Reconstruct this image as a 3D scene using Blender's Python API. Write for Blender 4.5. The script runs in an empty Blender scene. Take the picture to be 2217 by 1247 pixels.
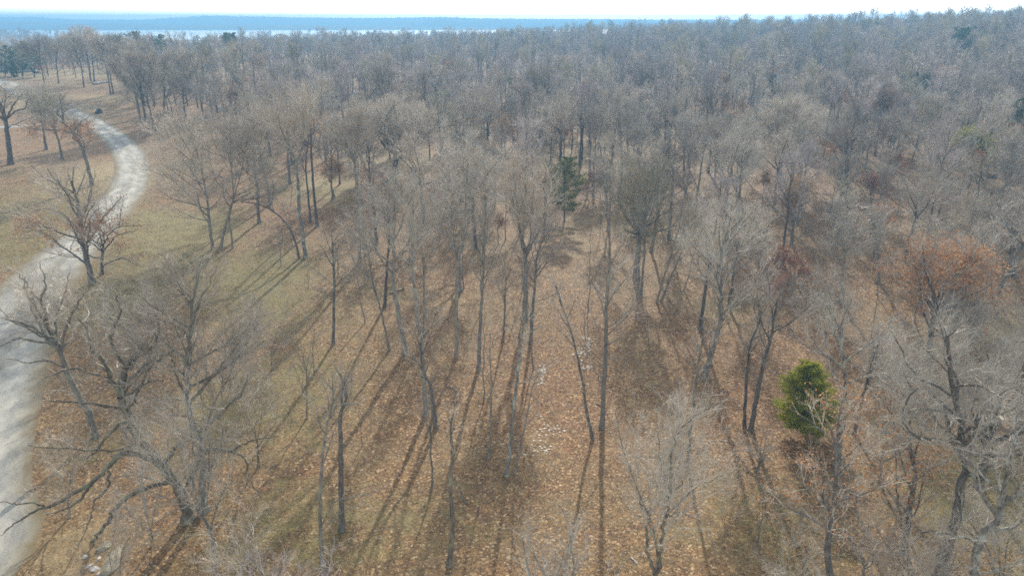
import bpy, bmesh, math, random
import numpy as np
from mathutils import Vector
scene = bpy.context.scene
COL = scene.collection
R = math.radians

# ------------------------------------------------------------------ camera
CAMZ, PITCH, FPX, CX, CY = 27.0, R(21.4), 1477.0, 1108.5, 623.5
cam = bpy.data.objects.new("camera", bpy.data.cameras.new("camera"))
COL.objects.link(cam)
cam.location = (0, 0, CAMZ)
cam.rotation_euler = (math.pi / 2 - PITCH, 0, 0)
cam.data.sensor_width = 36
cam.data.lens = 36 * FPX / 2217
cam.data.clip_start = .5
cam.data.clip_end = 20000
scene.camera = cam

# ------------------------------------------------------------------ light
SUN_EL, SUN_AZ = R(28), R(7)          # azimuth measured from +Y towards +X
w = bpy.data.worlds.new("World"); scene.world = w; w.use_nodes = True
nt = w.node_tree; nt.nodes.clear()
sky = nt.nodes.new("ShaderNodeTexSky"); sky.sky_type = 'NISHITA'; sky.sun_disc = False
sky.sun_elevation = SUN_EL; sky.sun_rotation = SUN_AZ
sky.air_density = 1.0; sky.dust_density = .8; sky.ozone_density = 1.0
hs = nt.nodes.new("ShaderNodeHueSaturation"); hs.inputs['Saturation'].default_value = .25
bg = nt.nodes.new("ShaderNodeBackground"); bg.inputs[1].default_value = .14
ow = nt.nodes.new("ShaderNodeOutputWorld")
nt.links.new(sky.outputs[0], hs.inputs['Color']); nt.links.new(hs.outputs[0], bg.inputs[0]); nt.links.new(bg.outputs[0], ow.inputs[0])
sl = bpy.data.lights.new("sun", 'SUN'); sl.energy = 2.4; sl.angle = R(.9); sl.color = (1, .91, .77)
so = bpy.data.objects.new("sun", sl); COL.objects.link(so)
sd = Vector((math.sin(SUN_AZ) * math.cos(SUN_EL), math.cos(SUN_AZ) * math.cos(SUN_EL), math.sin(SUN_EL)))
so.rotation_euler = sd.to_track_quat('Z', 'Y').to_euler(); so.location = (0, -40, 80)
scene.view_settings.view_transform = 'Standard'; scene.view_settings.look = 'None'
scene.view_settings.gamma = 1; scene.view_settings.exposure = 1.16; scene.cycles.filter_width = 1.7
scene.cycles.use_denoising = False; scene.cycles.max_bounces = 5; scene.cycles.diffuse_bounces = 2; scene.cycles.glossy_bounces = 2
scene.cycles.transparent_max_bounces = 8; scene.cycles.volume_bounces = 0
scene.cycles.caustics_reflective = False; scene.cycles.caustics_refractive = False

# ------------------------------------------------------------------ terrain height field
TU = [-1.6, -.9, -.75, -.5, -.25, 0, .25, .5, .75, .9, 1.6]
TY = [0, 30, 45, 70, 110, 150, 220, 300, 400, 500, 700, 1000, 1300, 8000]
TZ = [[0]*11, [0]*11,
 [2, 1.6, 1.2, .5, .3, 0, 0, 0, .2, .3, .5],
 [4.5, 4, 4, 2.5, 1.8, 1.2, 1.2, 1.4, 2, 2.2, 3],
 [7.5, 7, 6.5, 4.5, 3.6, 2.6, 2.8, 3, 4, 5, 7],
 [10.5, 10, 9.5, 7.5, 5.3, 4, 4.3, 5.2, 8, 9.5, 12],
 [13, 12.5, 12.3, 12, 8.8, 7.0, 7.6, 9.5, 14, 16, 19],
 [9, 9, 10, 12, 11.5, 9.5, 11, 13.5, 19, 21, 24],
 [7, 7, 7, 8, 10.5, 11.5, 14.5, 16.5, 23.5, 26, 29],
 [7, 7, 7, 7, 8.5, 10, 13, 15, 22.5, 25, 28],
 [9.5, 9.5, 9.5, 8, 8.5, 9, 10, 11, 19, 22, 25],
 [12, 12, 10.5, 4, 4, 4, 4, 4, 8, 10, 12],
 [7, 7, 4, 2, 2, 2, 2, 2, 2, 2, 2],
 [-2]*11]
NU, NY = 161, 240
gu = np.linspace(-1.6, 1.6, NU)
gl = np.linspace(math.log(20), math.log(8020), NY)      # log(y + 20)
TZ = np.array(TZ, float)
tmp = np.array([[np.interp(u, TU, TZ[j]) for u in gu] for j in range(len(TY))])
TG = np.array([np.interp(np.exp(gl) - 20, TY, tmp[:, i]) for i in range(NU)]).T
for _ in range(14):
    P = np.pad(TG, 1, mode='edge'); TG = (P[:-2, 1:-1] + P[2:, 1:-1] + P[1:-1, :-2] + P[1:-1, 2:] + 2 * TG) / 6
def ground_z(x, y):
    x = np.asarray(x, float); y = np.asarray(y, float)
    yy = np.maximum(y, 0.)
    u = np.clip(x / np.maximum(yy, 30), -1.599, 1.599)
    fi = (u + 1.6) / 3.2 * (NU - 1); fj = np.clip((np.log(yy + 20) - gl[0]) / (gl[-1] - gl[0]) * (NY - 1), 0, NY - 1.001)
    i = np.clip(fi.astype(int), 0, NU - 2); j = np.clip(fj.astype(int), 0, NY - 2); a = fi - i; b = fj - j
    z = (TG[j, i] * (1 - a) + TG[j, i + 1] * a) * (1 - b) + (TG[j + 1, i] * (1 - a) + TG[j + 1, i + 1] * a) * b
    und = np.sin(x * .13 + 1.3) * np.sin(y * .11) * .22 + np.sin(x * .31 + y * .2) * .07 + np.sin(x * .041 - y * .05 + 2) * .35 * np.clip(y / 100 - .3, 0, 1)
    return z + und
def ray(px, py):
    return np.array([(px - CX) / FPX, math.cos(PITCH) + math.sin(PITCH) * (CY - py) / FPX, -math.sin(PITCH) + math.cos(PITCH) * (CY - py) / FPX])
def hit(px, py):
    d = ray(px, py); t = np.geomspace(12, 2500, 1500)
    z = CAMZ + d[2] * t - ground_z(d[0] * t, d[1] * t)
    k = np.argmax(z < 0)
    if z[k] >= 0: k = len(t) - 1
    t0, t1 = t[max(k - 1, 0)], t[k]
    for _ in range(20):
        m = (t0 + t1) / 2
        if CAMZ + d[2] * m < ground_z(d[0] * m, d[1] * m): t1 = m
        else: t0 = m
    return np.array([d[0] * t1, d[1] * t1, float(ground_z(d[0] * t1, d[1] * t1))])
def at_depth(px, py, Y):
    d = ray(px, py); t = Y / d[1]
    return np.array([d[0] * t, Y, CAMZ + d[2] * t])
def project(x, y, z):
    X = x; q = z - CAMZ
    f = y * math.cos(PITCH) - q * math.sin(PITCH); v = y * math.sin(PITCH) + q * math.cos(PITCH)
    return CX + FPX * X / f, CY - FPX * v / f

# ------------------------------------------------------------------ helpers
def tag(o, label=None, cat=None, group=None, kind=None):
    if label: o['label'] = label
    if cat: o['category'] = cat
    if group: o['group'] = group
    if kind: o['kind'] = kind
    return o
def mesh_np(name, V, F, mat, smooth=False, mi=None):
    """F: list of (n,k) int arrays"""
    me = bpy.data.meshes.new(name)
    V = np.asarray(V, np.float32)
    me.vertices.add(len(V)); me.vertices.foreach_set("co", V.ravel())
    F = [f for f in F if len(f)] or [np.zeros((0, 3), int)]
    loops = np.concatenate([f.ravel() for f in F]).astype(np.int32)
    sizes = np.concatenate([np.full(len(f), f.shape[1]) for f in F])
    starts = np.concatenate([[0], np.cumsum(sizes)[:-1]]).astype(np.int32)
    me.loops.add(len(loops)); me.loops.foreach_set("vertex_index", loops)
    me.polygons.add(len(sizes)); me.polygons.foreach_set("loop_start", starts)
    for m in (mat if isinstance(mat, (list, tuple)) else [mat]): me.materials.append(m)
    if mi is not None: me.polygons.foreach_set("material_index", np.asarray(mi, np.int32))
    me.polygons.foreach_set("use_smooth", np.full(len(sizes), smooth))
    me.update(calc_edges=True)
    return me
def link(name, me, parent=None, loc=None):
    o = bpy.data.objects.new(name, me); COL.objects.link(o)
    if parent is not None: o.parent = parent
    if loc is not None: o.location = loc
    return o

# ------------------------------------------------------------------ materials
def newmat(name):
    m = bpy.data.materials.new(name); m.use_nodes = True
    t = m.node_tree; b = t.nodes["Principled BSDF"]
    return m, t, b
def N(t, kind, **kw):
    n = t.nodes.new(kind)
    for k, v in kw.items():
        if k in n.inputs: n.inputs[k].default_value = v
        else: setattr(n, k, v)
    return n
def ramp(t, fac, stops):
    r = t.nodes.new("ShaderNodeValToRGB"); e = r.color_ramp.elements
    while len(e) < len(stops): e.new(.5)
    for i, (p, c) in enumerate(stops): e[i].position = p; e[i].color = (*c, 1) if len(c) == 3 else c
    t.links.new(fac, r.inputs[0]); return r
def mix(t, fac, a, b, mode='MIX'):
    n = t.nodes.new("ShaderNodeMix"); n.data_type = 'RGBA'; n.blend_type = mode
    for s, v in ((0, fac), (6, a), (7, b)):
        if hasattr(v, 'node'): t.links.new(v, n.inputs[s])
        else: n.inputs[s].default_value = v if s == 0 else (*v, 1)
    return n.outputs[2]
def bark_mat(name, dark, light, lichen, amt):
    m, t, b = newmat(name)
    tc = N(t, "ShaderNodeTexCoord"); oi = N(t, "ShaderNodeObjectInfo")
    mp = N(t, "ShaderNodeMapping"); mp.inputs['Scale'].default_value = (9, 9, 2.2); t.links.new(tc.outputs['Object'], mp.inputs[0])
    n1 = N(t, "ShaderNodeTexNoise", Scale=1.0, Detail=5.0); t.links.new(mp.outputs[0], n1.inputs['Vector'])
    r1 = ramp(t, n1.outputs[0], [(.35, dark), (.65, light)])
    n2 = N(t, "ShaderNodeTexNoise", Scale=1.6, Detail=4.0); t.links.new(tc.outputs['Object'], n2.inputs['Vector'])
    r2 = ramp(t, n2.outputs[0], [(.52 - amt, (0, 0, 0)), (.66 - amt, (1, 1, 1))])
    c = mix(t, r2.outputs[0], r1.outputs[0], lichen)
    v = N(t, "ShaderNodeHueSaturation"); mr = N(t, "ShaderNodeMapRange"); mr.inputs[3].default_value = .7; mr.inputs[4].default_value = 1.3
    t.links.new(oi.outputs['Random'], mr.inputs[0]); t.links.new(mr.outputs[0], v.inputs['Value']); t.links.new(c, v.inputs['Color'])
    t.links.new(v.outputs[0], b.inputs['Base Color']); b.inputs['Roughness'].default_value = .9
    bp = N(t, "ShaderNodeBump", Strength=.6, Distance=.05); t.links.new(n1.outputs[0], bp.inputs['Height']); t.links.new(bp.outputs[0], b.inputs['Normal'])
    return m
def twig_mat(name, a, b_, rough=.62):
    m, t, b = newmat(name)
    tc = N(t, "ShaderNodeTexCoord"); oi = N(t, "ShaderNodeObjectInfo")
    n1 = N(t, "ShaderNodeTexNoise", Scale=.9, Detail=3.0); t.links.new(tc.outputs['Object'], n1.inputs['Vector'])
    r1 = ramp(t, n1.outputs[0], [(.35, a), (.65, b_)])
    v = N(t, "ShaderNodeHueSaturation"); mr = N(t, "ShaderNodeMapRange"); mr.inputs[3].default_value = .72; mr.inputs[4].default_value = 1.3
    t.links.new(oi.outputs['Random'], mr.inputs[0]); t.links.new(mr.outputs[0], v.inputs['Value']); t.links.new(r1.outputs[0], v.inputs['Color'])
    t.links.new(v.outputs[0], b.inputs['Base Color']); b.inputs['Roughness'].default_value = rough
    return m
def leaf_mat(name, stops, rough=.5, trans=.25):
    m, t, b = newmat(name)
    g = N(t, "ShaderNodeNewGeometry")
    r = ramp(t, g.outputs['Random Per Island'], stops)
    t.links.new(r.outputs[0], b.inputs['Base Color']); b.inputs['Roughness'].default_value = rough
    if trans:
        tr = N(t, "ShaderNodeBsdfTranslucent"); t.links.new(r.outputs[0], tr.inputs[0])
        ms = N(t, "ShaderNodeMixShader"); ms.inputs[0].default_value = trans
        t.links.new(b.outputs[0], ms.inputs[1]); t.links.new(tr.outputs[0], ms.inputs[2])
        t.links.new(ms.outputs[0], t.nodes['Material Output'].inputs[0])
    return m
M = {}
M['bark'] = bark_mat("bark", (.12, .107, .085), (.29, .26, .215), (.25, .27, .21), 0)
M['bark_dark'] = bark_mat("bark_dark", (.065, .057, .048), (.17, .15, .125), (.16, .17, .13), -.04)
M['bark_moss'] = bark_mat("bark_moss", (.075, .062, .042), (.20, .17, .125), (.24, .25, .16), .02)
M['bark_pale'] = bark_mat("bark_pale", (.10, .09, .075), (.24, .215, .18), (.34, .36, .30), .04)
M['twig'] = twig_mat("twig", (.33, .285, .22), (.52, .46, .375))
M['twig_pink'] = twig_mat("twig_pink", (.33, .28, .25), (.51, .45, .42))
M['twig_pale'] = twig_mat("twig_pale", (.32, .285, .23), (.50, .46, .385), .6)
M['twig_olive'] = twig_mat("twig_olive", (.28, .25, .17), (.45, .41, .28))
M['twig_dark'] = twig_mat("twig_dark", (.21, .18, .15), (.36, .315, .26))
M['russet'] = leaf_mat("russet_leaf", [(0, (.28, .11, .035)), (.5, (.45, .215, .08)), (1, (.60, .35, .16))], .85)
M['dark_red'] = leaf_mat("dark_red_leaf", [(0, (.24, .095, .05)), (1, (.38, .17, .09))], .85)
M['tan_leaf'] = leaf_mat("tan_leaf", [(0, (.25, .14, .06)), (1, (.44, .28, .14))], .85)
M['cedar'] = leaf_mat("cedar_leaf", [(0, (.08, .13, .012)), (.5, (.32, .34, .028)), (1, (.50, .48, .065))], .8, .45)
M['cedar_dark'] = leaf_mat("cedar_dark_leaf", [(0, (.018, .045, .022)), (1, (.06, .12, .05))], .6, .15)
M['cedar_mid'] = leaf_mat("cedar_mid_leaf", [(0, (.06, .08, .02)), (1, (.24, .25, .055))], .7, .2)
M['pine'] = leaf_mat("pine_leaf", [(0, (.07, .10, .035)), (1, (.20, .23, .10))], .6, .15)

# ------------------------------------------------------------------ ground
def build_ground():
    ys = [-60.]
    while ys[-1] < 9500:
        y = ys[-1]; ys.append(y + max(.8, (y + 20) * .012))
    ys = np.array(ys); s = np.linspace(-1.35, 1.35, 330)
    X = s[None, :] * (np.maximum(ys, 0)[:, None] + 75); Y = np.repeat(ys[:, None], len(s), 1)
    Z = ground_z(X, Y)
    V = np.stack([X, Y, Z], -1).reshape(-1, 3)
    n, m = X.shape; idx = np.arange(n * m).reshape(n, m)
    F = np.stack([idx[:-1, :-1], idx[:-1, 1:], idx[1:, 1:], idx[1:, :-1]], -1).reshape(-1, 4)
    me = mesh_np("ground", V, [F], M['ground'], True)
    # cover kinds: where turf, straw-coloured grass and deep rust litter lie
    def blobs(lst):
        a = np.zeros(len(V))
        for px, py, rx, ry, k in lst:
            c = hit(px, py); a = np.maximum(a, k * np.exp(-(((V[:, 0] - c[0]) / rx) ** 2 + ((V[:, 1] - c[1]) / ry) ** 2)))
        return a
    for nm, lst in (("turf", [(10, 530, 6, 7, 1.3), (60, 470, 14, 14, .6), (250, 640, 5, 6, 1.1), (310, 480, 4, 8, .8), (400, 500, 7, 10, .9), (530, 600, 8, 9, .85), (560, 660, 6, 7, .7),
                              (560, 860, 8, 9, .6), (640, 700, 6, 8, .4), (330, 560, 9, 9, .7), (620, 1150, 7, 5, .5), (200, 1000, 3, 3, .25), (2140, 1090, 6, 6, .75), (1990, 950, 5, 5, .5), (1650, 1130, 6, 5, .45),
                              (1570, 670, 5, 6, .35), (1400, 500, 6, 7, .35), (850, 1130, 7, 4, .3), (700, 420, 9, 9, .5), (60, 400, 20, 20, .3)]),
                    ("straw", [(215, 385, 6, 12, 1.1), (330, 160, 60, 14, 1.1), (480, 145, 60, 14, .9), (120, 165, 40, 12, .8), (20, 225, 25, 10, .9), (350, 500, 8, 10, .6), (720, 400, 12, 8, .55), (820, 345, 10, 7, .8),
                               (1320, 330, 12, 14, .5), (1440, 290, 16, 16, .45), (2080, 480, 9, 6, .5), (2190, 700, 6, 8, .8), (240, 180, 30, 9, .4), (260, 215, 14, 6, .8), (600, 150, 40, 12, .6), (180, 1190, 4, 3, .5), (1230, 500, 6, 10, .45)]),
                    ("rust", [(700, 440, 9, 10, .8), (640, 330, 15, 14, .5), (330, 220, 30, 20, .55), (1220, 850, 6, 7, .7), (1270, 700, 5, 9, .5), (1180, 780, 5, 5, .6), (1530, 740, 6, 8, .55), (1700, 900, 8, 7, .75), (1720, 760, 9, 9, .5),
                              (900, 860, 5, 5, .5), (1090, 930, 5, 4, .4), (1600, 1100, 5, 4, .5), (1990, 450, 14, 10, .4), (360, 1150, 5, 4, .5), (1740, 600, 9, 12, .45), (2100, 600, 16, 16, .3), (1500, 330, 30, 30, .3), (900, 250, 40, 30, .35)])):
        at = me.attributes.new(nm, 'FLOAT', 'POINT'); at.data.foreach_set("value", blobs(lst).astype(np.float32))
    o = link("ground", me); tag(o, kind='structure')
def ground_material():
    m, t, b = newmat("ground")
    tc = N(t, "ShaderNodeTexCoord"); P = tc.outputs['Object']
    def noise(s, d=4., r=.6):
        n = N(t, "ShaderNodeTexNoise", Scale=s, Detail=d, Roughness=r); t.links.new(P, n.inputs['Vector']); return n.outputs[0]
    # leaf litter: small cells, each its own leaf colour
    vo = N(t, "ShaderNodeTexVoronoi", Scale=8.5); t.links.new(P, vo.inputs['Vector'])
    sep = N(t, "ShaderNodeSeparateColor"); t.links.new(vo.outputs['Color'], sep.inputs[0])
    leaf = ramp(t, sep.outputs[0], [(0, (.08, .05, .022)), (.3, (.16, .092, .033)), (.65, (.28, .165, .058)), (.88, (.38, .25, .11)), (1, (.62, .49, .31))])
    leafr = ramp(t, sep.outputs[0], [(0, (.10, .042, .018)), (.35, (.20, .09, .03)), (.7, (.29, .145, .05)), (.88, (.39, .225, .095)), (1, (.62, .46, .28))])
    straw = ramp(t, noise(3, 8, .75), [(.3, (.22, .155, .075)), (.5, (.36, .27, .135)), (.7, (.48, .38, .21))])
    turf = ramp(t, noise(4, 8, .75), [(.3, (.12, .105, .035)), (.5, (.20, .18, .055)), (.7, (.31, .265, .10))])
    grnd = ramp(t, noise(2.2, 8, .8), [(.32, (.12, .083, .036)), (.5, (.23, .165, .075)), (.68, (.36, .275, .14))])
    big = ramp(t, noise(.07, 5, .65), [(.35, (0, 0, 0)), (.65, (1, 1, 1))])
    mid = ramp(t, noise(.35, 5, .7), [(.4, (0, 0, 0)), (.62, (1, 1, 1))])
    def att(n):
        a = N(t, "ShaderNodeAttribute", attribute_name=n); return a.outputs['Fac']
    def mth(op, a, b_=None, clamp=False):
        n = N(t, "ShaderNodeMath", operation=op, use_clamp=clamp)
        for i, v in enumerate((a, b_)):
            if v is None: continue
            if hasattr(v, 'node'): t.links.new(v, n.inputs[i])
            else: n.inputs[i].default_value = v
        return n.outputs[0]
    rn = noise(.6, 6, .7)
    def mask(name, lo=.15):
        s = mth('ADD', att(name), mth('MULTIPLY', mth('SUBTRACT', rn, .5), 1.5))
        n = N(t, "ShaderNodeMapRange"); n.inputs[1].default_value = lo; n.inputs[2].default_value = lo + .45; t.links.new(s, n.inputs[0]); return n.outputs[0]
    c = mix(t, big.outputs[0], leaf.outputs[0], leafr.outputs[0])
    c = mix(t, mth('MULTIPLY', mid.outputs[0], .55), c, grnd.outputs[0])
    c = mix(t, mth('MULTIPLY', mask('rust'), .8), c, leafr.outputs[0])
    c = mix(t, mth('MULTIPLY', mask('straw'), .85), c, straw.outputs[0])
    c = mix(t, mth('MULTIPLY', mask('turf'), .7), c, turf.outputs[0])
    fine = ramp(t, noise(.9, 6, .75), [(.3, (.62, .62, .60)), (.7, (1.16, 1.15, 1.12))])
    c = mix(t, 1., c, fine.outputs[0], 'MULTIPLY')
    t.links.new(c, b.inputs['Base Color']); b.inputs['Roughness'].default_value = .85
    h = mth('ADD', sep.outputs[1], noise(5, 5, .7))
    bp = N(t, "ShaderNodeBump", Strength=.8, Distance=.07); t.links.new(h, bp.inputs['Height']); t.links.new(bp.outputs[0], b.inputs['Normal'])
    return m
M['ground'] = ground_material()
build_ground()

# ------------------------------------------------------------------ road
def catmull(P, n):
    P = np.array(P, float); P = np.vstack([2 * P[0] - P[1], P, 2 * P[-1] - P[-2]]); out = []
    for i in range(1, len(P) - 2):
        for k in range(n):
            s = k / n; a, b, c, d = P[i - 1:i + 3]
            out.append(.5 * (2 * b + (c - a) * s + (2 * a - 5 * b + 4 * c - d) * s * s + (-a + 3 * b - 3 * c + d) * s ** 3))
    out.append(P[-2]); return np.array(out)
def road_material():
    m, t, b = newmat("gravel")
    uv = N(t, "ShaderNodeUVMap"); tc = N(t, "ShaderNodeTexCoord"); sx = N(t, "ShaderNodeSeparateXYZ"); t.links.new(uv.outputs[0], sx.inputs[0])
    n1 = N(t, "ShaderNodeTexNoise", Scale=.35, Detail=8.0, Roughness=.65); t.links.new(tc.outputs['Object'], n1.inputs['Vector'])
    n2 = N(t, "ShaderNodeTexNoise", Scale=9.0, Detail=6.0, Roughness=.75); t.links.new(tc.outputs['Object'], n2.inputs['Vector'])
    mp = N(t, "ShaderNodeMapping"); mp.inputs['Scale'].default_value = (1.1, .13, 1); t.links.new(uv.outputs[0], mp.inputs[0])
    n3 = N(t, "ShaderNodeTexNoise", Scale=3.0, Detail=4.0); t.links.new(mp.outputs[0], n3.inputs['Vector'])
    base = ramp(t, n1.outputs[0], [(.3, (.31, .30, .265)), (.7, (.49, .475, .42))])
    gr = ramp(t, n2.outputs[0], [(.3, (.6, .6, .59)), (.7, (1.25, 1.25, 1.25))])
    c = mix(t, 1., base.outputs[0], gr.outputs[0], 'MULTIPLY')
    tr = ramp(t, n3.outputs[0], [(.4, (.76, .77, .78)), (.6, (1.08, 1.07, 1.04))])
    c = mix(t, 1., c, tr.outputs[0], 'MULTIPLY')
    # leaf and dirt spill along both edges
    ed = N(t, "ShaderNodeMath", operation='ABSOLUTE'); t.links.new(sx.outputs[0], ed.inputs[0])
    ad = N(t, "ShaderNodeMath", operation='MULTIPLY_ADD'); t.links.new(n1.outputs[0], ad.inputs[0]); ad.inputs[1].default_value = .9; t.links.new(ed.outputs[0], ad.inputs[2])
    sp = N(t, "ShaderNodeMath", operation='MULTIPLY_ADD'); t.links.new(n2.outputs[0], sp.inputs[0]); sp.inputs[1].default_value = .5; t.links.new(ad.outputs[0], sp.inputs[2])
    er = ramp(t, sp.outputs[0], [(0, (0, 0, 0)), (1, (1, 1, 1))])
    mr = N(t, "ShaderNodeMapRange"); mr.inputs[1].default_value = 1.30; mr.inputs[2].default_value = 1.60; t.links.new(sp.outputs[0], mr.inputs[0])
    c = mix(t, mr.outputs[0], c, (.235, .185, .105))
    wob = N(t, "ShaderNodeMath", operation='MULTIPLY_ADD'); t.links.new(n1.outputs[0], wob.inputs[0]); wob.inputs[1].default_value = .45; t.links.new(ed.outputs[0], wob.inputs[2])
    ru = ramp(t, wob.outputs[0], [(.22, (.86, .85, .80)), (.42, (1.04, 1.04, 1.04)), (.62, (1.10, 1.10, 1.10)), (.80, (.90, .885, .84)), (1, (.80, .77, .70))])
    c = mix(t, 1., c, ru.outputs[0], 'MULTIPLY')
    t.links.new(c, b.inputs['Base Color']); b.inputs['Roughness'].default_value = .9
    bp = N(t, "ShaderNodeBump", Strength=.5, Distance=.03); t.links.new(n2.outputs[0], bp.inputs['Height']); t.links.new(bp.outputs[0], b.inputs['Normal'])
    return m
M['road'] = road_material()
ROADPTS = []
def build_road(cpx, widths, name, extra=None, lift=.05):
    C = [hit(*p)[:2] for p in cpx]
    if extra: C = extra + C
    C = catmull(C, 16); Wd = np.interp(np.linspace(0, 1, len(C)), np.linspace(0, 1, len(widths)), widths)
    T = np.gradient(C, axis=0); T /= np.linalg.norm(T, axis=1)[:, None]; Nn = np.stack([T[:, 1], -T[:, 0]], 1)
    K = 13; sv = np.linspace(-1, 1, K); rnd = np.random.RandomState(4); V = []; UV = []
    L = np.concatenate([[0], np.cumsum(np.linalg.norm(np.diff(C, axis=0), axis=1))])
    for i in range(len(C)):
        jl, jr = rnd.normal(0, .16, 2)
        for s in sv:
            o = s * Wd[i] / 2 + (jl if s == -1 else jr if s == 1 else 0)
            p = C[i] + Nn[i] * o
            edge = -.10 if abs(s) == 1 else 0
            V.append((p[0], p[1], float(ground_z(p[0], p[1])) + lift * (1 - .2 * s * s) + edge)); UV.append((s, L[i]))
        ROADPTS.append((C[i][0], C[i][1], Wd[i] / 2))
    idx = np.arange(len(V)).reshape(-1, K)
    F = np.stack([idx[:-1, :-1], idx[:-1, 1:], idx[1:, 1:], idx[1:, :-1]], -1).reshape(-1, 4)
    me = mesh_np(name, V, [F], M['road'], True)
    ul = me.uv_layers.new(name="UVMap"); UV = np.array(UV, np.float32); ul.data.foreach_set("uv", UV[F.ravel()].ravel())
    if me.polygons[0].normal.z < 0: me.flip_normals()
    tag(link(name, me), kind='structure')
c0 = hit(-85, 1247)
build_road([(-85, 1247), (-55, 1080), (-35, 930), (5, 780), (55, 655), (115, 580), (180, 520), (235, 460), (278, 405), (288, 360), (262, 310), (205, 268), (140, 240), (75, 212), (20, 185), (-60, 168)],
           [6.4, 6.2, 6.2, 6.4, 7.4, 8, 7.4, 6.6, 6, 5.8, 5.8, 6, 6.5, 7, 9, 10], "road", extra=[np.array([c0[0] - 1.5, -10.]), np.array([c0[0] - .8, 8.])])
build_road([(150, 262), (75, 272), (0, 276), (-90, 280)], [3.2, 3.0, 3.0, 3.0], "track", lift=.035)
RP = np.array(ROADPTS)
def near_road(x, y, extra=0.): return bool(np.any((RP[:, 0] - x) ** 2 + (RP[:, 1] - y) ** 2 < (RP[:, 2] + extra) ** 2))

# ------------------------------------------------------------------ water and far hills
def water_mat():
    m, t, b = newmat("lake_water"); b.inputs['Base Color'].default_value = (.10, .20, .24, 1); b.inputs['Roughness'].default_value = .22
    tc = N(t, "ShaderNodeTexCoord"); n = N(t, "ShaderNodeTexNoise", Scale=.08, Detail=6.0); t.links.new(tc.outputs['Object'], n.inputs['Vector'])
    bp = N(t, "ShaderNodeBump", Strength=.25, Distance=1.0); t.links.new(n.outputs[0], bp.inputs['Height']); t.links.new(bp.outputs[0], b.inputs['Normal'])
    return m
LAKE = 7.6
xs = np.linspace(-2600, 2600, 30); ys = np.linspace(690, 2600, 20)
gx, gy = np.meshgrid(xs, ys); V = np.stack([gx, gy, np.full_like(gx, LAKE)], -1).reshape(-1, 3); idx = np.arange(len(V)).reshape(gx.shape)
F = np.stack([idx[:-1, :-1], idx[:-1, 1:], idx[1:, 1:], idx[1:, :-1]], -1).reshape(-1, 4)
tag(link("lake", mesh_np("lake", V, [F], water_mat())), kind='structure')
def hill_mat():
    m, t, b = newmat("wooded_hill")
    tc = N(t, "ShaderNodeTexCoord"); n = N(t, "ShaderNodeTexNoise", Scale=.05, Detail=10.0, Roughness=.8); t.links.new(tc.outputs['Object'], n.inputs['Vector'])
    r = ramp(t, n.outputs[0], [(.35, (.035, .05, .03)), (.65, (.12, .115, .08))]); t.links.new(r.outputs[0], b.inputs['Base Color']); b.inputs['Roughness'].default_value = 1
    return m
M['hill'] = hill_mat()
def ridge(name, Y, depth, prof, seed, rough):
    """prof: list of (pixel x, pixel y of the crest); the hill is a solid swell, crest at Y"""
    rnd = np.random.RandomState(seed); px = [p[0] for p in prof]; hz = [float(at_depth(p[0], p[1], Y)[2]) for p in prof]
    xs = np.linspace(at_depth(px[0], 60, Y)[0], at_depth(px[-1], 60, Y)[0], 520); wx = [at_depth(p, 60, Y)[0] for p in px]
    hh = np.interp(xs, wx, hz); 
    ph = rnd.rand(8) * 6
    for k in range(8): hh = hh + np.sin(xs * .004 * 1.7 ** k + ph[k]) * rough * .7 / 1.35 ** k * .5
    vs = np.linspace(-1, 1, 25); V = []
    for v in vs:
        e = math.cos(v * math.pi / 2) ** .8
        z = (LAKE - 3) + (hh - LAKE + 3) * e + rnd.normal(0, rough, len(xs)) * e
        V.append(np.stack([xs, np.full_like(xs, Y + v * depth), z], -1))
    V = np.concatenate(V); idx = np.arange(len(V)).reshape(len(vs), -1)
    F = np.stack([idx[:-1, :-1], idx[:-1, 1:], idx[1:, 1:], idx[1:, :-1]], -1).reshape(-1, 4)
    tag(link(name, mesh_np(name, V, [F], M['hill'], True)), kind='structure')
ridge("hills", 1680, 150, [(-700, 42), (0, 46), (80, 47), (95, 51), (250, 52), (420, 54), (560, 55), (700, 56), (860, 58), (1000, 60), (1120, 62), (2600, 70)], 1, .6)
ridge("hills", 2450, 260, [(-700, 44), (-100, 43), (0, 40), (60, 37.5), (120, 42), (230, 44), (340, 43), (385, 39), (460, 35), (560, 37), (700, 40), (860, 40), (900, 39), (960, 38), (1040, 41), (1200, 42), (1400, 43), (2700, 46)], 2, .8)
ridge("hills", 2020, 150, [(760, 70), (830, 54), (900, 47), (955, 39), (1010, 41), (1100, 43), (1300, 46), (1560, 60)], 3, .7)

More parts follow.
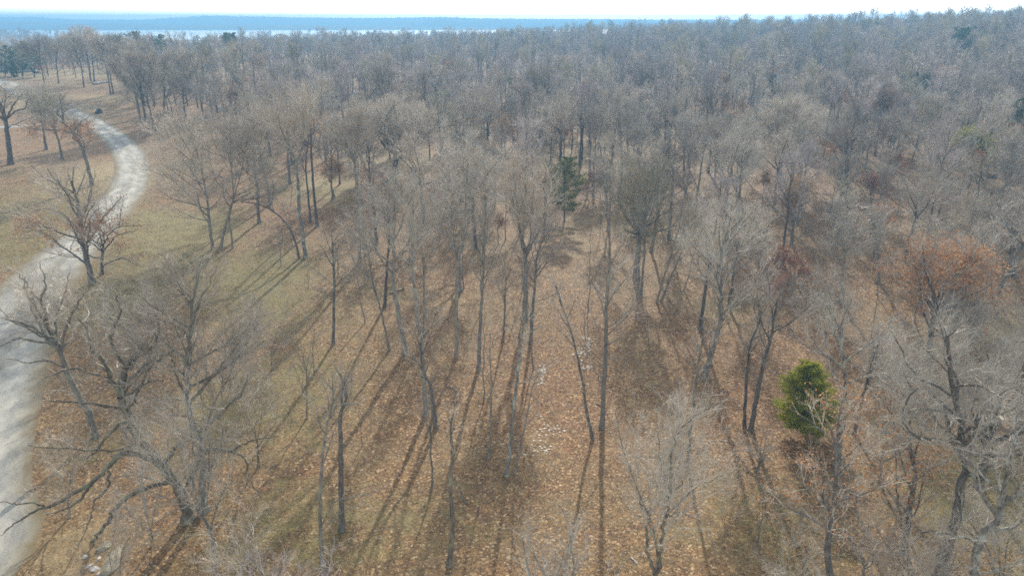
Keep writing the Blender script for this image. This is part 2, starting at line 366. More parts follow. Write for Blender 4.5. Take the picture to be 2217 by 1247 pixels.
# ------------------------------------------------------------------ tree builder
def nrm(v):
    l = math.sqrt(v[0] ** 2 + v[1] ** 2 + v[2] ** 2) or 1; return (v[0] / l, v[1] / l, v[2] / l)
def tilt(rng, d, a):
    """d turned by angle a towards a random side"""
    r = (rng.gauss(0, 1), rng.gauss(0, 1), rng.gauss(0, 1)); k = r[0] * d[0] + r[1] * d[1] + r[2] * d[2]
    p = nrm((r[0] - k * d[0], r[1] - k * d[1], r[2] - k * d[2])); c, s = math.cos(a), math.sin(a)
    return (d[0] * c + p[0] * s, d[1] * c + p[1] * s, d[2] * c + p[2] * s)
class Tree:
    def __init__(s, seed, env, st):
        s.rng = random.Random(seed); s.np = np.random.RandomState(seed)
        s.c, s.r = env                                    # crown envelope: centre, radii
        s.st = dict(sp=(.5, .42, .34), lmax=(99, .55, .5), ang=((.45, 1.0), (.5, .9), (.5, .9)), trop=.10, wig=.16, tw=1.0, twl=.8, tww=.012, maxl=3, low=0, minr=.006)
        s.st.update(st); s.tubes = []; s.tw = []
    def reach(s, p, d):
        o = [(p[i] - s.c[i]) / s.r[i] for i in range(3)]; q = [d[i] / s.r[i] for i in range(3)]
        A = sum(x * x for x in q); B = sum(o[i] * q[i] for i in range(3)); C = sum(x * x for x in o) - 1
        D = B * B - A * C
        if D < 0: return .6
        return max(.5, (-B + math.sqrt(D)) / A)
    def limb(s, p, d, L, r, lvl, pts=None):
        """one branch; level 0 = main stem, its children follow"""
        st, g = s.st, s.rng
        if pts is None:
            n = max(2, min(9, int(L / (.55 if lvl < 2 else .35)) + 1)); pts = [p]; st_ = L / n; wg = st['wig'] * (1 + .25 * lvl)
            for i in range(n):
                d = nrm((d[0] + g.gauss(0, wg), d[1] + g.gauss(0, wg), d[2] + g.gauss(0, wg * .7) + st['trop']))
                p = (p[0] + d[0] * st_, p[1] + d[1] * st_, p[2] + d[2] * st_); pts.append(p)
        n = len(pts) - 1; r1 = max(st['minr'], r * .3)
        rad = [r + (r1 - r) * (i / n) for i in range(n + 1)]
        s.tubes.append((pts, rad, lvl))
        s.sprout(pts, rad, lvl)
    def sprout(s, pts, rad, lvl, t0=None, t1=1.0):
        st, g = s.st, s.rng; n = len(pts) - 1
        seg = [math.dist(pts[i], pts[i + 1]) for i in range(n)]; L = sum(seg) or 1
        if t0 is None: t0 = (.15, .22, .18, .1)[min(lvl, 3)]
        if lvl < st['maxl']:
            k = max(1, int(L * (t1 - t0) / st['sp'][lvl] * g.uniform(.85, 1.15)))
            for j in range(k):
                t = t0 + (t1 - t0) * (j + g.random()) / k; q = min(t, .999) * L; i = 0
                while i < n - 1 and q > seg[i]: q -= seg[i]; i += 1
                f = q / (seg[i] or 1); a, b = pts[i], pts[i + 1]; p = tuple(a[m] + (b[m] - a[m]) * f for m in range(3))
                d = nrm(tuple(b[m] - a[m] for m in range(3))); rr = rad[i] + (rad[i + 1] - rad[i]) * f
                lo, hi = st['ang'][lvl]
                if lvl == 0:
                    ang = hi + (lo - hi) * ((t - t0) / max(.01, t1 - t0)) + g.gauss(0, .12)
                    az = j * 2.4 + g.gauss(0, .35); up = (0, 0, 1)
                    u = nrm((d[0] * .6, d[1] * .6, d[2])); x = nrm((u[2], 0, -u[0])); y = (u[1] * x[2] - u[2] * x[1], u[2] * x[0] - u[0] * x[2], u[0] * x[1] - u[1] * x[0])
                    dd = nrm(tuple(u[m] * math.cos(ang) + (x[m] * math.cos(az) + y[m] * math.sin(az)) * math.sin(ang) for m in range(3)))
                    Lc = s.reach(p, dd) * g.choice((g.uniform(.5, .85), g.uniform(.8, 1.12), g.uniform(.85, 1.1)))
                else:
                    dd = tilt(g, d, g.uniform(lo, hi)); dd = nrm((dd[0], dd[1], dd[2] + st['trop'] * 1.5))
                    Lc = min(s.reach(p, dd) * g.uniform(.8, 1.08), L * st['lmax'][lvl] * g.uniform(.6, 1.15) * (1.15 - .5 * t))
                if Lc < .25: continue
                rc = min(rr * .7, max(st['minr'], (.012 + .0135 * Lc) * st.get('thick', 1)))
                s.limb(p, dd, Lc, rc, lvl + 1)
        if lvl >= 1:
            k = int(L * st['tw'] * g.uniform(.45, 1.2) * (2.2, 3.2, 5.0)[min(lvl, 3) - 1] + g.random())
            for j in range(k):
                t = t0 + (1 - t0) * g.random() ** .8; q = min(t, .999) * L; i = 0
                while i < n - 1 and q > seg[i]: q -= seg[i]; i += 1
                f = q / (seg[i] or 1); a, b = pts[i], pts[i + 1]; d = nrm(tuple(b[m] - a[m] for m in range(3)))
                s.tw.append((a[0] + (b[0] - a[0]) * f, a[1] + (b[1] - a[1]) * f, a[2] + (b[2] - a[2]) * f, *d))
    # --- meshes
    def tube_mesh(s, lv):
        V = []; Q = []; base = 0
        for pts, rad, lvl in s.tubes:
            if lvl not in lv: continue
            k = (9, 6, 4, 3)[min(lvl, 3)]
            if lvl == 1 and rad[0] < .03: k = 4
            P = np.array(pts); T = np.gradient(P, axis=0); T /= (np.linalg.norm(T, axis=1)[:, None] + 1e-9)
            ref = np.array([1., 0, 0]) if abs(T[0][0]) < .8 else np.array([0, 1., 0])
            X = np.cross(T, ref); X /= (np.linalg.norm(X, axis=1)[:, None] + 1e-9); Y = np.cross(T, X)
            a = np.arange(k) / k * 2 * math.pi; rr = np.array(rad)[:, None, None]
            if lvl == 0 and rad[0] > .06: rr = rr * (1 + .10 * s.np.rand(len(pts), k)[:, :, None])
            ring = P[:, None] + rr * (np.cos(a)[None, :, None] * X[:, None] + np.sin(a)[None, :, None] * Y[:, None])
            n = len(pts); V.append(ring.reshape(-1, 3)); idx = base + np.arange(n * k).reshape(n, k); nx = np.roll(idx, -1, 1)
            Q.append(np.stack([idx[:-1], nx[:-1], nx[1:], idx[1:]], -1).reshape(-1, 4)); base += n * k
        if not V: return np.zeros((0, 3)), np.zeros((0, 4), int)
        return np.concatenate(V), np.concatenate(Q)
    def twig_mesh(s):
        st = s.st; A = np.array(s.tw); n = len(A)
        if n == 0: return np.zeros((0, 3)), np.zeros((0, 4), int), A
        r = s.np
        def side(D, ang):
            q = r.normal(size=D.shape); q -= (q * D).sum(1)[:, None] * D; q /= np.linalg.norm(q, axis=1)[:, None]
            o = D * np.cos(ang)[:, None] + q * np.sin(ang)[:, None]; o[:, 2] += st['trop'] * 2.2; return o / np.linalg.norm(o, axis=1)[:, None]
        def ribbon(p, d, L, w):
            m = len(p); cv = r.normal(0, .16, (m, 3)); cv[:, 2] += st['trop']
            p1 = p + d * (L * .5)[:, None]; d2 = d + cv; d2 /= np.linalg.norm(d2, axis=1)[:, None]; p2 = p1 + d2 * (L * .5)[:, None]
            q = r.normal(size=(m, 3)); q -= (q * d).sum(1)[:, None] * d; q /= np.linalg.norm(q, axis=1)[:, None]; w = w[:, None]
            v = np.stack([p - q * w * .5, p + q * w * .5, p1 + q * w * .36, p1 - q * w * .36, p2 + q * w * .12, p2 - q * w * .12], 1).reshape(-1, 3)
            b = np.arange(m)[:, None] * 6; return v, np.concatenate([b + [[0, 1, 2, 3]], b + [[3, 2, 4, 5]]]), p1, p2, d2
        P, D = A[:, :3], A[:, 3:]; L = r.uniform(.45, 1.1, n) * st['twl']; w = np.full(n, st['tww'])
        d = side(D, r.uniform(.35, .95, n)); v0, f0, p1, p2, d2 = ribbon(P, d, L, w)
        Vs, Fs = [v0], [f0]; off = len(v0); ends = [p2, p1]
        for k in range(st.get('sub', 2)):
            t = r.uniform(.25, .9, n)[:, None]; pp = np.where(t < .5, P + (p1 - P) * t * 2, p1 + (p2 - p1) * (t * 2 - 1))
            v, f, a1, a2, _ = ribbon(pp, side(d2, r.uniform(.4, .9, n)), L * r.uniform(.35, .65, n), w * .75); Vs.append(v); Fs.append(f + off); off += len(v); ends.append(a2)
        return np.concatenate(Vs), np.concatenate(Fs), np.concatenate(ends)
    def leaf_mesh(s, ends, frac, size, per=1, low=None):
        r = s.np; e = ends[r.rand(len(ends)) < frac]
        if low is not None: e = ends[(ends[:, 2] < np.quantile(ends[:, 2], .4)) & (r.rand(len(ends)) < frac * 2)]
        e = np.repeat(e, per, 0) + r.normal(0, size * .9, (len(e) * per, 3))
        return quads(r, e, size)
def quads(r, e, size, flat=0.):
    n = len(e); a = r.normal(size=(n, 3)); a[:, 2] *= (1 - flat); a /= np.linalg.norm(a, axis=1)[:, None]
    b = r.normal(size=(n, 3)); b[:, 2] *= (1 - flat); b -= (b * a).sum(1)[:, None] * a; b /= np.linalg.norm(b, axis=1)[:, None]
    s_ = (size * r.uniform(.6, 1.25, n))[:, None]
    v = np.stack([e - a * s_ * .6, e - b * s_ * .32 + a * s_ * .05, e + a * s_ * .6, e + b * s_ * .32 + a * s_ * .05], 1).reshape(-1, 3)
    return v, np.arange(n * 4).reshape(n, 4)

def lod(Y):
    """twig fineness by distance"""
    if Y < 45: return dict(tww=.013, tw=1.7, twl=.75, sub=3)
    if Y < 75: return dict(tww=.0165, tw=1.5, twl=.85, sub=3)
    if Y < 120: return dict(tww=.023, tw=1.25, twl=.95, sub=3)
    return dict(tww=.036, tw=1.0, twl=1.05, sub=2)

def stem_points(pix, Y, offs=None):
    out = []
    for i, (x, y) in enumerate(pix):
        out.append(at_depth(x, y, Y + (offs[i] if offs else 0)))
    return out
def densify(P, step=.7, jit=0., rng=None):
    C = catmull(P, 5) if len(P) > 2 else np.array([P[0] + (P[-1] - P[0]) * t for t in np.linspace(0, 1, 7)])
    if jit:
        C[1:] += np.array([[rng.gauss(0, jit), rng.gauss(0, jit), 0] for _ in range(len(C) - 1)])
    return C
HERO = []
def hero(label, pix, crown, d=.3, kind='bare', tm=None, bm='bark', lead=True, limbs=None, name='bare_tree', cat='tree', group=None, seed=None, offs=None, basex=None, st=None, leaf=None, first=None, extra_leaf=None):
    """pix: trunk pixels base to fork; crown: (centre x, top y, bottom y, half width) in pixels"""
    seed = seed if seed is not None else len(HERO) * 7 + 11
    rng = random.Random(seed)
    B = hit(*pix[0]) if basex is None else basex
    Y = float(B[1]); P = [B] + stem_points(pix[1:], Y, offs)
    cx, ct, cb, hw = crown
    top = at_depth(cx, ct, Y); bot = at_depth(cx, cb, Y); half = hw * Y / math.cos(0) / FPX * 1.05
    hw *= 1.13; half = abs(at_depth(cx + hw, (ct + cb) / 2, Y)[0] - at_depth(cx, (ct + cb) / 2, Y)[0])
    cen = (top + bot) / 2; rz = max(.8, (top[2] - bot[2]) / 2)
    l = lod(Y); s = dict(l); s.update(st or {})
    if lead:
        e = at_depth(cx, ct + (cb - ct) * .16, Y + rng.uniform(-.4, .4) * half * .5)
        if e[2] > P[-1][2] + .6:
            q = P[-1] + (e - P[-1]) * .5; q[0] += rng.gauss(0, .05) * (e[2] - P[-1][2]); P += [q, e]
    C = densify([p - B for p in P], jit=.018 + .02 * (d > .4), rng=rng)
    C = np.vstack([C[0] - [0, 0, .35], C])
    T = Tree(seed, (tuple(cen - B), (half, half, rz)), s)
    n = len(C); tt = np.linspace(0, 1, n); r0 = d / 2
    rad = r0 * (1 - .78 * tt ** 1.1) if lead else r0 * (1 - .38 * tt)
    rad[0] *= 1.5; rad[1] *= 1.35
    if n > 3: rad[2] *= 1.08
    C = [tuple(map(float, c)) for c in C]; rad = list(map(float, rad))
    T.tubes.append((C, rad, 0))
    # lowest limb height: bottom of the crown
    hz = (cb - 0); zb = float(bot[2] - B[2]); zs = [c[2] for c in C]; ztop = zs[-1]
    t0 = first if first is not None else min(.85, max(.2, (zb * .8) / max(ztop, .1)))
    if lead: T.sprout(C, rad, 0, t0=t0)
    else:
        k = s.get('forks', 5)
        tp = C[-1]; dd = nrm(tuple(C[-1][m] - C[-3][m] for m in range(3)))
        for j in range(k):
            az = j * 2 * math.pi / k + rng.uniform(-.4, .4); an = rng.uniform(*s.get('fang', (.35, .85)))
            if j == 0: an *= .3
            v = nrm((dd[0] * .4 + math.cos(az) * math.sin(an), dd[1] * .4 + math.sin(az) * math.sin(an), math.cos(an)))
            T.limb(tp, v, T.reach(tp, v) * rng.uniform(.8, 1.), rad[-1] * rng.uniform(.5, .75), 1)
        T.sprout(C, rad, 0, t0=min(.8, t0), t1=.98)
    for lb in (limbs or []):                          # limbs traced one by one: pixels, depth offsets, start radius
        lp = [at_depth(x, y, Y + o) - B for (x, y, o) in lb[0]]
        lp = [tuple(map(float, q)) for q in densify(lp, jit=.05, rng=rng)]
        lr = list(np.linspace(lb[1] * .78, lb[2] * .7, len(lp))); T.tubes.append((lp, lr, 1)); T.sprout(lp, lr, 1, t0=.12)
    root = bpy.data.objects.new(name, None); COL.objects.link(root); root.location = B; root.empty_display_size = .3
    tag(root, label, cat, group)
    v, q = T.tube_mesh((0, 1)); link("trunk", mesh_np("trunk", v, [q], M[bm], True), root)
    v2, q2 = T.tube_mesh((2, 3)); v3, q3, ends = T.twig_mesh()
    link("crown", mesh_np("crown", np.concatenate([v2, v3]), [q2, q3 + len(v2)], M[tm or 'twig']), root)
    if kind in ('russet', 'dark_red', 'tan_leaf') or leaf:
        fr, sz, per = leaf or ((.5, .16, 2) if Y < 60 else (.7, .24, 2))
        low = extra_leaf
        v, q = T.leaf_mesh(ends, fr, sz, per, low); link("leaves", mesh_np("leaves", v, [q], M[kind if kind in M else 'russet']), root)
    HERO.append((B[0], B[1], half))
    return root

# ------------------------------------------------------------------ trees read one by one off the slope
GN = dict(wig=.30, trop=.05, sp=(.55, .5, .4), thick=1.1)           # gnarled old wood
UP = dict(trop=.055, wig=.10, ang=((.35, 1.0), (.35, .75), (.35, .75)))  # upswept fans
NAR = dict(trop=.08, wig=.09, ang=((.3, .75), (.35, .65), (.3, .6)))     # narrow upright
FAN = dict(trop=.045, wig=.12, ang=((.5, 1.2), (.4, .8), (.35, .8)), thick=1.15)
H = hero
# near the road, bottom left
H("dark gnarled oak leaning left, crooked limbs outlined against the pale gravel road", [(210, 945), (190, 890), (165, 848), (135, 780), (124, 742)], (95, 568, 740, 98), .46, bm='bark', tm='twig', lead=False, seed=5,
  st=dict(GN, tw=1.7, forks=3, twl=.8), limbs=[
  ([(124, 742, 0), (100, 700, .3), (85, 655, .6), (60, 620, 1), (38, 590, 1.2), (10, 582, 1.5)], .15, .035), ([(124, 742, 0), (92, 668, -.3), (96, 620, -.4), (88, 570, -.6)], .14, .03),
  ([(124, 742, 0), (122, 690, .8), (140, 640, 1.2), (150, 590, 1.4)], .13, .03), ([(130, 760, 0), (152, 690, -.5), (175, 645, -1), (195, 625, -1.2)], .13, .03),
  ([(128, 752, 0), (75, 712, -.6), (30, 695, -1.2), (-5, 688, -1.6)], .13, .03), ([(140, 800, 0), (105, 780, -1), (60, 785, -1.6), (18, 775, -2)], .10, .03), ([(126, 750, 0), (60, 640, -.4), (52, 600, -.3)], .11, .03)])
H("huge mossy old oak, thick leaning trunk, long low limbs sweeping towards the road", [(407, 1125), (398, 1085), (376, 1035), (337, 990), (300, 950), (280, 905), (262, 858)], (265, 650, 900, 135), .6, bm='bark_moss', tm='twig', lead=False, seed=9,
  name="old_oak", st=dict(GN, tw=1.15, forks=2, twl=.8), limbs=[
  ([(262, 858, 0), (232, 800, .6), (222, 775, 1), (195, 755, 1.4), (190, 715, 1.8), (170, 690, 2)], .22, .05), ([(262, 858, 0), (272, 795, 0), (300, 770, 0), (336, 745, .2), (344, 700, .4), (330, 665, .5)], .23, .05),
  ([(274, 795, 0), (245, 750, -.4), (243, 715, -.5), (262, 680, -.8), (250, 640, -1)], .15, .04), ([(262, 858, 0), (300, 800, -.6), (350, 775, -1.2), (380, 760, -1.8)], .12, .03),
  ([(290, 930, 0), (262, 915, -.2), (240, 935, -.6), (205, 980, -1.2), (175, 1000, -1.8)], .16, .04), ([(345, 1000, 0), (276, 978, -.4), (240, 1005, -.9), (202, 1040, -1.2), (160, 1068, -1.5), (115, 1092, -1.8), (78, 1105, -2), (50, 1122, -2.2), (8, 1150, -2.4)], .22, .05),
  ([(200, 1042, -1.2), (178, 1075, -1.2), (135, 1105, -1.6), (100, 1112, -1.9)], .12, .035), ([(100, 1098, -1.9), (70, 1088, -2.2), (30, 1090, -2.6), (-5, 1085, -3)], .08, .025),
  ([(375, 1040, 0), (330, 1052, -.5), (285, 1070, -.9), (250, 1098, -1.2), (235, 1130, -1.4), (205, 1165, -1.6), (180, 1198, -1.8), (145, 1222, -2), (85, 1232, -2.2), (30, 1246, -2.4)], .20, .05),
  ([(235, 1020, -.9), (232, 1060, -1.2), (205, 1085, -1.5), (196, 1120, -1.8), (165, 1190, -2)], .10, .03), ([(350, 1005, 0), (390, 960, .4), (400, 935, .8)], .16, .04),
  ([(393, 1075, 0), (440, 985, -.3), (455, 970, -.6), (520, 985, -1.2), (545, 1045, -1.4), (570, 1085, -1.6)], .14, .03), ([(455, 972, -.6), (500, 975, -1), (540, 955, -1.4), (600, 945, -2)], .11, .03),
  ([(275, 890, 0), (215, 875, -.8), (140, 870, -1.5), (90, 862, -2)], .11, .03), ([(300, 960, 0), (240, 975, -1), (150, 972, -1.8), (60, 965, -2.6)], .10, .03)])
H("slender pale forked tree in front of the mossy oak, twigs fanning up left", [(468, 1265), (464, 1200), (457, 1150), (432, 1108)], (400, 860, 1090, 120), .26, bm='bark_pale', tm='twig_pale', seed=3, lead=False, st=dict(UP, tw=.7, forks=2), limbs=[
  ([(457, 1150, 0), (425, 1100, 0), (380, 1050, -.3), (330, 1000, -.6), (262, 945, -1)], .08, .02), ([(432, 1108, 0), (418, 1040, 0), (417, 960, 0), (412, 880, .2), (400, 800, .4)], .08, .02), ([(457, 1148, 0), (470, 1100, -.2), (486, 1060, -.4), (510, 1010, -.6)], .07, .02),
  ([(380, 1052, 0), (300, 1030, -.6), (230, 1035, -1)], .05, .015), ([(418, 1090, 0), (370, 1110, -.6), (335, 1150, -1), (300, 1190, -1.3)], .04, .015)])
H("tall tree with a broad reddish haze of twigs, behind the mossy oak", [(445, 1105), (438, 1040), (436, 980), (415, 910), (403, 850), (407, 760), (415, 705)], (425, 545, 960, 160), .42, bm='bark', tm='twig', seed=21, st=dict(FAN, tw=1.7), limbs=[
  ([(412, 720, 0), (434, 652, .3), (460, 600, .6), (475, 560, .8)], .09, .02), ([(407, 770, 0), (370, 690, -.2), (330, 640, -.5)], .08, .02), ([(402, 860, 0), (375, 790, -.5), (368, 750, -.7), (340, 700, -.9)], .08, .02), ([(436, 980, 0), (455, 900, .4), (500, 800, .8), (560, 700, 1.2)], .09, .02)], first=.35)
H("oak beside the road bend, tan dead leaves low down, long limbs reaching left", [(200, 612), (188, 560), (178, 510), (172, 470), (166, 430)], (150, 345, 560, 115), .55, kind='russet', bm='bark_dark', seed=14, leaf=(.10, .17, 2), extra_leaf=7.5, st=dict(FAN, tw=.6), limbs=[
  ([(190, 575, 0), (150, 545, -.3), (112, 515, -.7), (80, 500, -1), (50, 502, -1.4)], .13, .03), ([(178, 510, 0), (140, 465, -.3), (100, 452, -.6), (65, 462, -1)], .10, .03), ([(180, 520, 0), (196, 470, .3), (215, 450, .6)], .10, .03)])
H("small forked oak hung with brown leaves, one bare limb pointing right over the grass", [(221, 594), (221, 560), (224, 535)], (235, 440, 590, 62), .3, kind='russet', bm='bark_dark', seed=15, leaf=(.30, .18, 2), lead=False, st=dict(GN, tw=.55, forks=2), limbs=[
  ([(224, 535, 0), (238, 505, 0), (258, 492, 0), (290, 489, -.2), (332, 487, -.3)], .09, .02), ([(224, 535, 0), (212, 495, .2), (203, 470, .4)], .09, .02), ([(258, 492, 0), (262, 460, 0), (265, 430, 0)], .05, .015)])
H("tall multi-stemmed tree on the grass bank, its left limb reaching towards the road bend", [(462, 540), (455, 500), (452, 465), (447, 425)], (400, 225, 480, 92), .38, seed=17, st=dict(FAN, tw=.8), limbs=[([(455, 490, 0), (425, 440, 0), (385, 400, 0), (350, 378, 0), (300, 365, 0)], .11, .025), ([(447, 425, 0), (400, 350, 0), (375, 320, .4)], .09, .02)])
H("second stem of the grass bank clump, leaning gently to the right", [(478, 538), (485, 500), (498, 455), (506, 420)], (500, 232, 450, 82), .32, seed=18, st=dict(UP, tw=.8))
H("straight slender stem standing just right of the grass bank clump", [(504, 538), (500, 500), (497, 470)], (545, 228, 420, 62), .22, seed=19, st=UP)
H("straight tree uphill of the arched tree, its shadow running left over the grass", [(562, 482), (558, 440), (556, 400)], (550, 210, 400, 58), .42, seed=20, st=UP)
H("arched tree whose thin trunk bends over in a bow to the left", [(648, 560), (640, 528), (628, 495), (605, 468), (578, 450), (550, 440), (522, 437)], (600, 405, 475, 75), .26, bm='bark_dark', seed=22, st=dict(tw=.5, trop=.3, sp=(.8, .6, .5)), lead=True, limbs=[([(605, 468, 0), (585, 448, .2), (565, 436, .3), (545, 430, .4)], .07, .02)])
H("forked tree with two pale stems, rooted beside the foot of the arched tree", [(661, 558), (656, 510), (648, 455), (646, 400), (642, 362)], (628, 175, 305, 76), .42, bm='bark_pale', seed=23, lead=False, st=dict(UP, tw=1.), limbs=[([(642, 362, 0), (628, 320, 0), (624, 290, 0)], .10, .05), ([(642, 362, 0), (652, 320, .3), (654, 285, .5)], .11, .05)])
H("tall dark straight tree standing over the orange leaf litter, just right of its twin", [(687, 490), (680, 420), (675, 350), (673, 300)], (668, 180, 300, 52), .34, bm='bark_dark', seed=24, st=UP)
H("thin dark tree with rust-coloured leaves low down, twin beside the taller dark trunk", [(672, 482), (667, 420), (662, 350)], (652, 190, 330, 44), .28, kind='russet', leaf=(.12, .2, 2), extra_leaf=6, bm='bark_dark', seed=25, st=UP)
H("open tree with a long bare limb to the left, in front of the round-headed oak", [(779, 578), (777, 510), (774, 440), (770, 385), (768, 352)], (765, 225, 350, 66), .36, seed=26, lead=False, st=UP, limbs=[([(768, 352, 0), (752, 320, 0), (730, 295, 0), (700, 264, 0)], .10, .03), ([(768, 352, 0), (785, 310, .3), (790, 260, .5)], .1, .03)])
H("round-headed oak with a short thick trunk and a dense dome of upright twigs", [(855, 376), (856, 352), (855, 335)], (856, 213, 352, 106), 1.0, name="round_headed_oak", bm='bark_dark', tm='twig', seed=27, lead=False, st=dict(trop=.07, wig=.10, tw=2.0, forks=10, fang=(.4, 1.5), sp=(.6, .45, .4), ang=((.6, 1.3), (.5, 1.), (.4, .9)), thick=1.4), first=.6)
H("forked bare tree rising behind the round-headed oak, its pale tips catching light", [(828, 262), (826, 235), (824, 208)], (818, 112, 212, 50), .5, seed=28, lead=False, tm='twig_pale', st=dict(UP, forks=3))
H("pale-tipped tree with a dense silvery fan crown and a slightly curved trunk", [(877, 764), (862, 680), (851, 610), (853, 540), (853, 450)], (862, 372, 590, 104), .42, tm='twig_pale', seed=29, st=dict(UP, tw=1.35))
H("thin leaning pole tree just left of the silvery fan-crowned tree's foot", [(843, 758), (828, 685), (808, 612), (798, 550)], (782, 470, 620, 40), .2, seed=30, st=NAR)
H("short dark trunk behind the silvery fan-crowned tree, with a dead side limb", [(833, 664), (836, 610), (839, 560)], (838, 430, 560, 36), .3, bm='bark_dark', seed=31, st=NAR)
H("tall greyish tree, trunk bowed right, between the silvery fan tree and the pole stand", [(922, 898), (916, 790), (905, 690), (895, 600), (892, 550)], (893, 400, 600, 56), .34, seed=32, st=NAR)
H("twin-footed tree whose left limb curves over and hangs down, long shadow at its foot", [(944, 928), (938, 870), (930, 830), (916, 800)], (925, 640, 830, 58), .3, bm='bark_dark', seed=33, st=dict(UP, tw=.8), limbs=[([(916, 800, 0), (900, 782, -.2), (880, 772, -.4), (862, 775, -.6)], .06, .02)])
H("slim pole with few branches beyond the twin-footed tree", [(918, 725), (917, 640), (917, 560)], (917, 455, 600, 30), .18, seed=34, st=NAR)
H("bare tree alone on the leaf litter left of the pole stand, branching low", [(722, 745), (723, 660), (723, 590), (720, 545)], (718, 470, 640, 48), .25, bm='bark_pale', seed=35, st=dict(UP, tw=.7))
H("dark straight trunk near the bottom with pale twigs in front of it", [(740, 1147), (739, 1060), (738, 960), (737, 900)], (737, 780, 960, 66), .34, bm='bark_dark', seed=36, st=dict(UP, tw=.7))
H("slender tree near the bottom edge with a long low branch reaching right", [(702, 1245), (695, 1180), (693, 1110), (697, 1010), (706, 930)], (718, 765, 1010, 72), .24, tm='twig_pale', seed=37, st=dict(UP, tw=.75), limbs=[([(697, 1135, 0), (725, 1085, -.2), (770, 1075, -.5), (836, 1055, -.8)], .05, .015), ([(696, 1150, 0), (740, 1110, -.4), (790, 1085, -.8)], .04, .015)])
H("lone slim tree with lichen-grey bark standing on open litter at the bottom", [(973, 1224), (980, 1130), (975, 1060), (980, 980)], (988, 845, 1000, 42), .27, bm='bark_moss', tm='twig_pale', seed=38, st=dict(UP, tw=.8))
H("thin twin-stemmed sapling right of the lone lichen-grey tree", [(1057, 992), (1062, 950), (1063, 880), (1064, 820)], (1062, 690, 880, 30), .16, seed=39, st=dict(NAR, tw=.6))
H("tall crooked tree with a dark lower trunk in the middle of the pole stand", [(988, 771), (988, 700), (988, 640), (992, 570), (1003, 510), (1008, 460)], (1006, 330, 540, 48), .32, seed=40, st=dict(UP, tw=.7))
H("narrow upright tree with close fine branches, like a broom", [(1037, 796), (1038, 740), (1041, 680), (1045, 620)], (1052, 385, 640, 42), .34, seed=41, st=dict(NAR, tw=1.3))
H("thin pole right of the broom-shaped tree", [(1089, 738), (1092, 690), (1094, 630)], (1090, 535, 650, 30), .2, seed=42, st=NAR)
H("large forked tree with a straight dark trunk in the centre of the wood", [(1135, 688), (1138, 640), (1139, 575), (1137, 555)], (1128, 318, 540, 92), .52, seed=43, lead=False, st=dict(UP, tw=.9), limbs=[([(1137, 555, 0), (1132, 520, 0), (1130, 480, .2), (1112, 420, .4)], .15, .05), ([(1137, 555, 0), (1148, 520, 0), (1150, 470, -.2), (1155, 400, -.2)], .15, .05)])
H("tree with a pinkish brown-leaved crown beside the large central forked tree", [(1149, 742), (1152, 690), (1156, 640), (1160, 592)], (1190, 470, 640, 66), .3, kind='tan_leaf', leaf=(.12, .14, 1), tm='twig_pink', seed=44, st=dict(UP, tw=1.1), limbs=[([(1160, 592, 0), (1175, 570, 0), (1195, 548, 0)], .08, .03)])
H("smooth grey tree leaning right, rooted by the pale litter strip", [(1097, 1029), (1107, 940), (1116, 850), (1124, 777)], (1148, 640, 830, 50), .28, bm='bark_pale', seed=45, st=dict(UP, tw=.7))
H("very thin whip of a tree leaning right beside the smooth grey one", [(1114, 1025), (1128, 960), (1142, 895)], (1170, 780, 900, 24), .14, seed=46, st=dict(NAR, tw=.5))
H("thin trunk bowed left, beside the straight dark tree at the litter strip", [(1283, 950), (1270, 890), (1262, 830), (1248, 765), (1228, 690)], (1205, 600, 730, 52), .22, bm='bark_pale', seed=47, st=dict(UP, tw=.8))
H("straight dark tree with lichen patches and a forked side stem, at the litter strip", [(1303, 926), (1306, 850), (1311, 777), (1312, 676), (1318, 595)], (1318, 490, 740, 72), .36, bm='bark', seed=48, st=dict(UP, tw=.8), limbs=[([(1305, 835, 0), (1290, 805, .2), (1275, 775, .3), (1250, 730, .5)], .07, .02)])
H("thin tall tree just left of the great spreading oak", [(1320, 545), (1320, 480), (1321, 430)], (1326, 285, 440, 44), .24, seed=49, st=UP)
H("great spreading oak with a thick dark trunk and wide domed crown, centre right", [(1378, 600), (1381, 550), (1384, 510)], (1398, 322, 520, 120), .7, name="spreading_oak", bm='bark', tm='twig_olive', seed=50, lead=False, st=dict(trop=.04, wig=.14, tw=1.2, forks=8, fang=(.35, 1.4), sp=(.55, .5, .4), ang=((.6, 1.3), (.5, .9), (.5, .9)), thick=1.4), first=.55)
H("slim straight tree standing just in front of the great spreading oak", [(1388, 640), (1392, 585), (1396, 525)], (1400, 430, 530, 34), .28, seed=51, st=NAR)
H("tree leaning right just behind the great spreading oak", [(1410, 546), (1418, 500), (1425, 455)], (1446, 350, 460, 50), .36, seed=52, st=UP)
H("left of a pair of slim right-leaning trees below the spreading oak", [(1422, 656), (1436, 605), (1452, 552)], (1475, 430, 560, 38), .22, seed=53, st=NAR)
H("right of a pair of slim right-leaning trees below the spreading oak", [(1432, 653), (1450, 605), (1470, 560), (1485, 520)], (1515, 415, 540, 38), .22, seed=54, st=NAR)
H("dark stub-trunked tree half hidden behind the silver fan tree's crown", [(1516, 714), (1524, 650), (1530, 600)], (1535, 500, 620, 48), .36, bm='bark_dark', seed=55, st=UP)
H("leaning dark-trunked tree with a wide silver fan of windswept twigs", [(1524, 820), (1540, 765), (1557, 705), (1561, 640), (1560, 590)], (1582, 440, 650, 112), .44, bm='bark', tm='twig_pale', seed=56, st=dict(UP, tw=1.3), limbs=[([(1557, 705, 0), (1590, 660, 0), (1620, 650, -.2), (1650, 640, -.4)], .09, .02)])
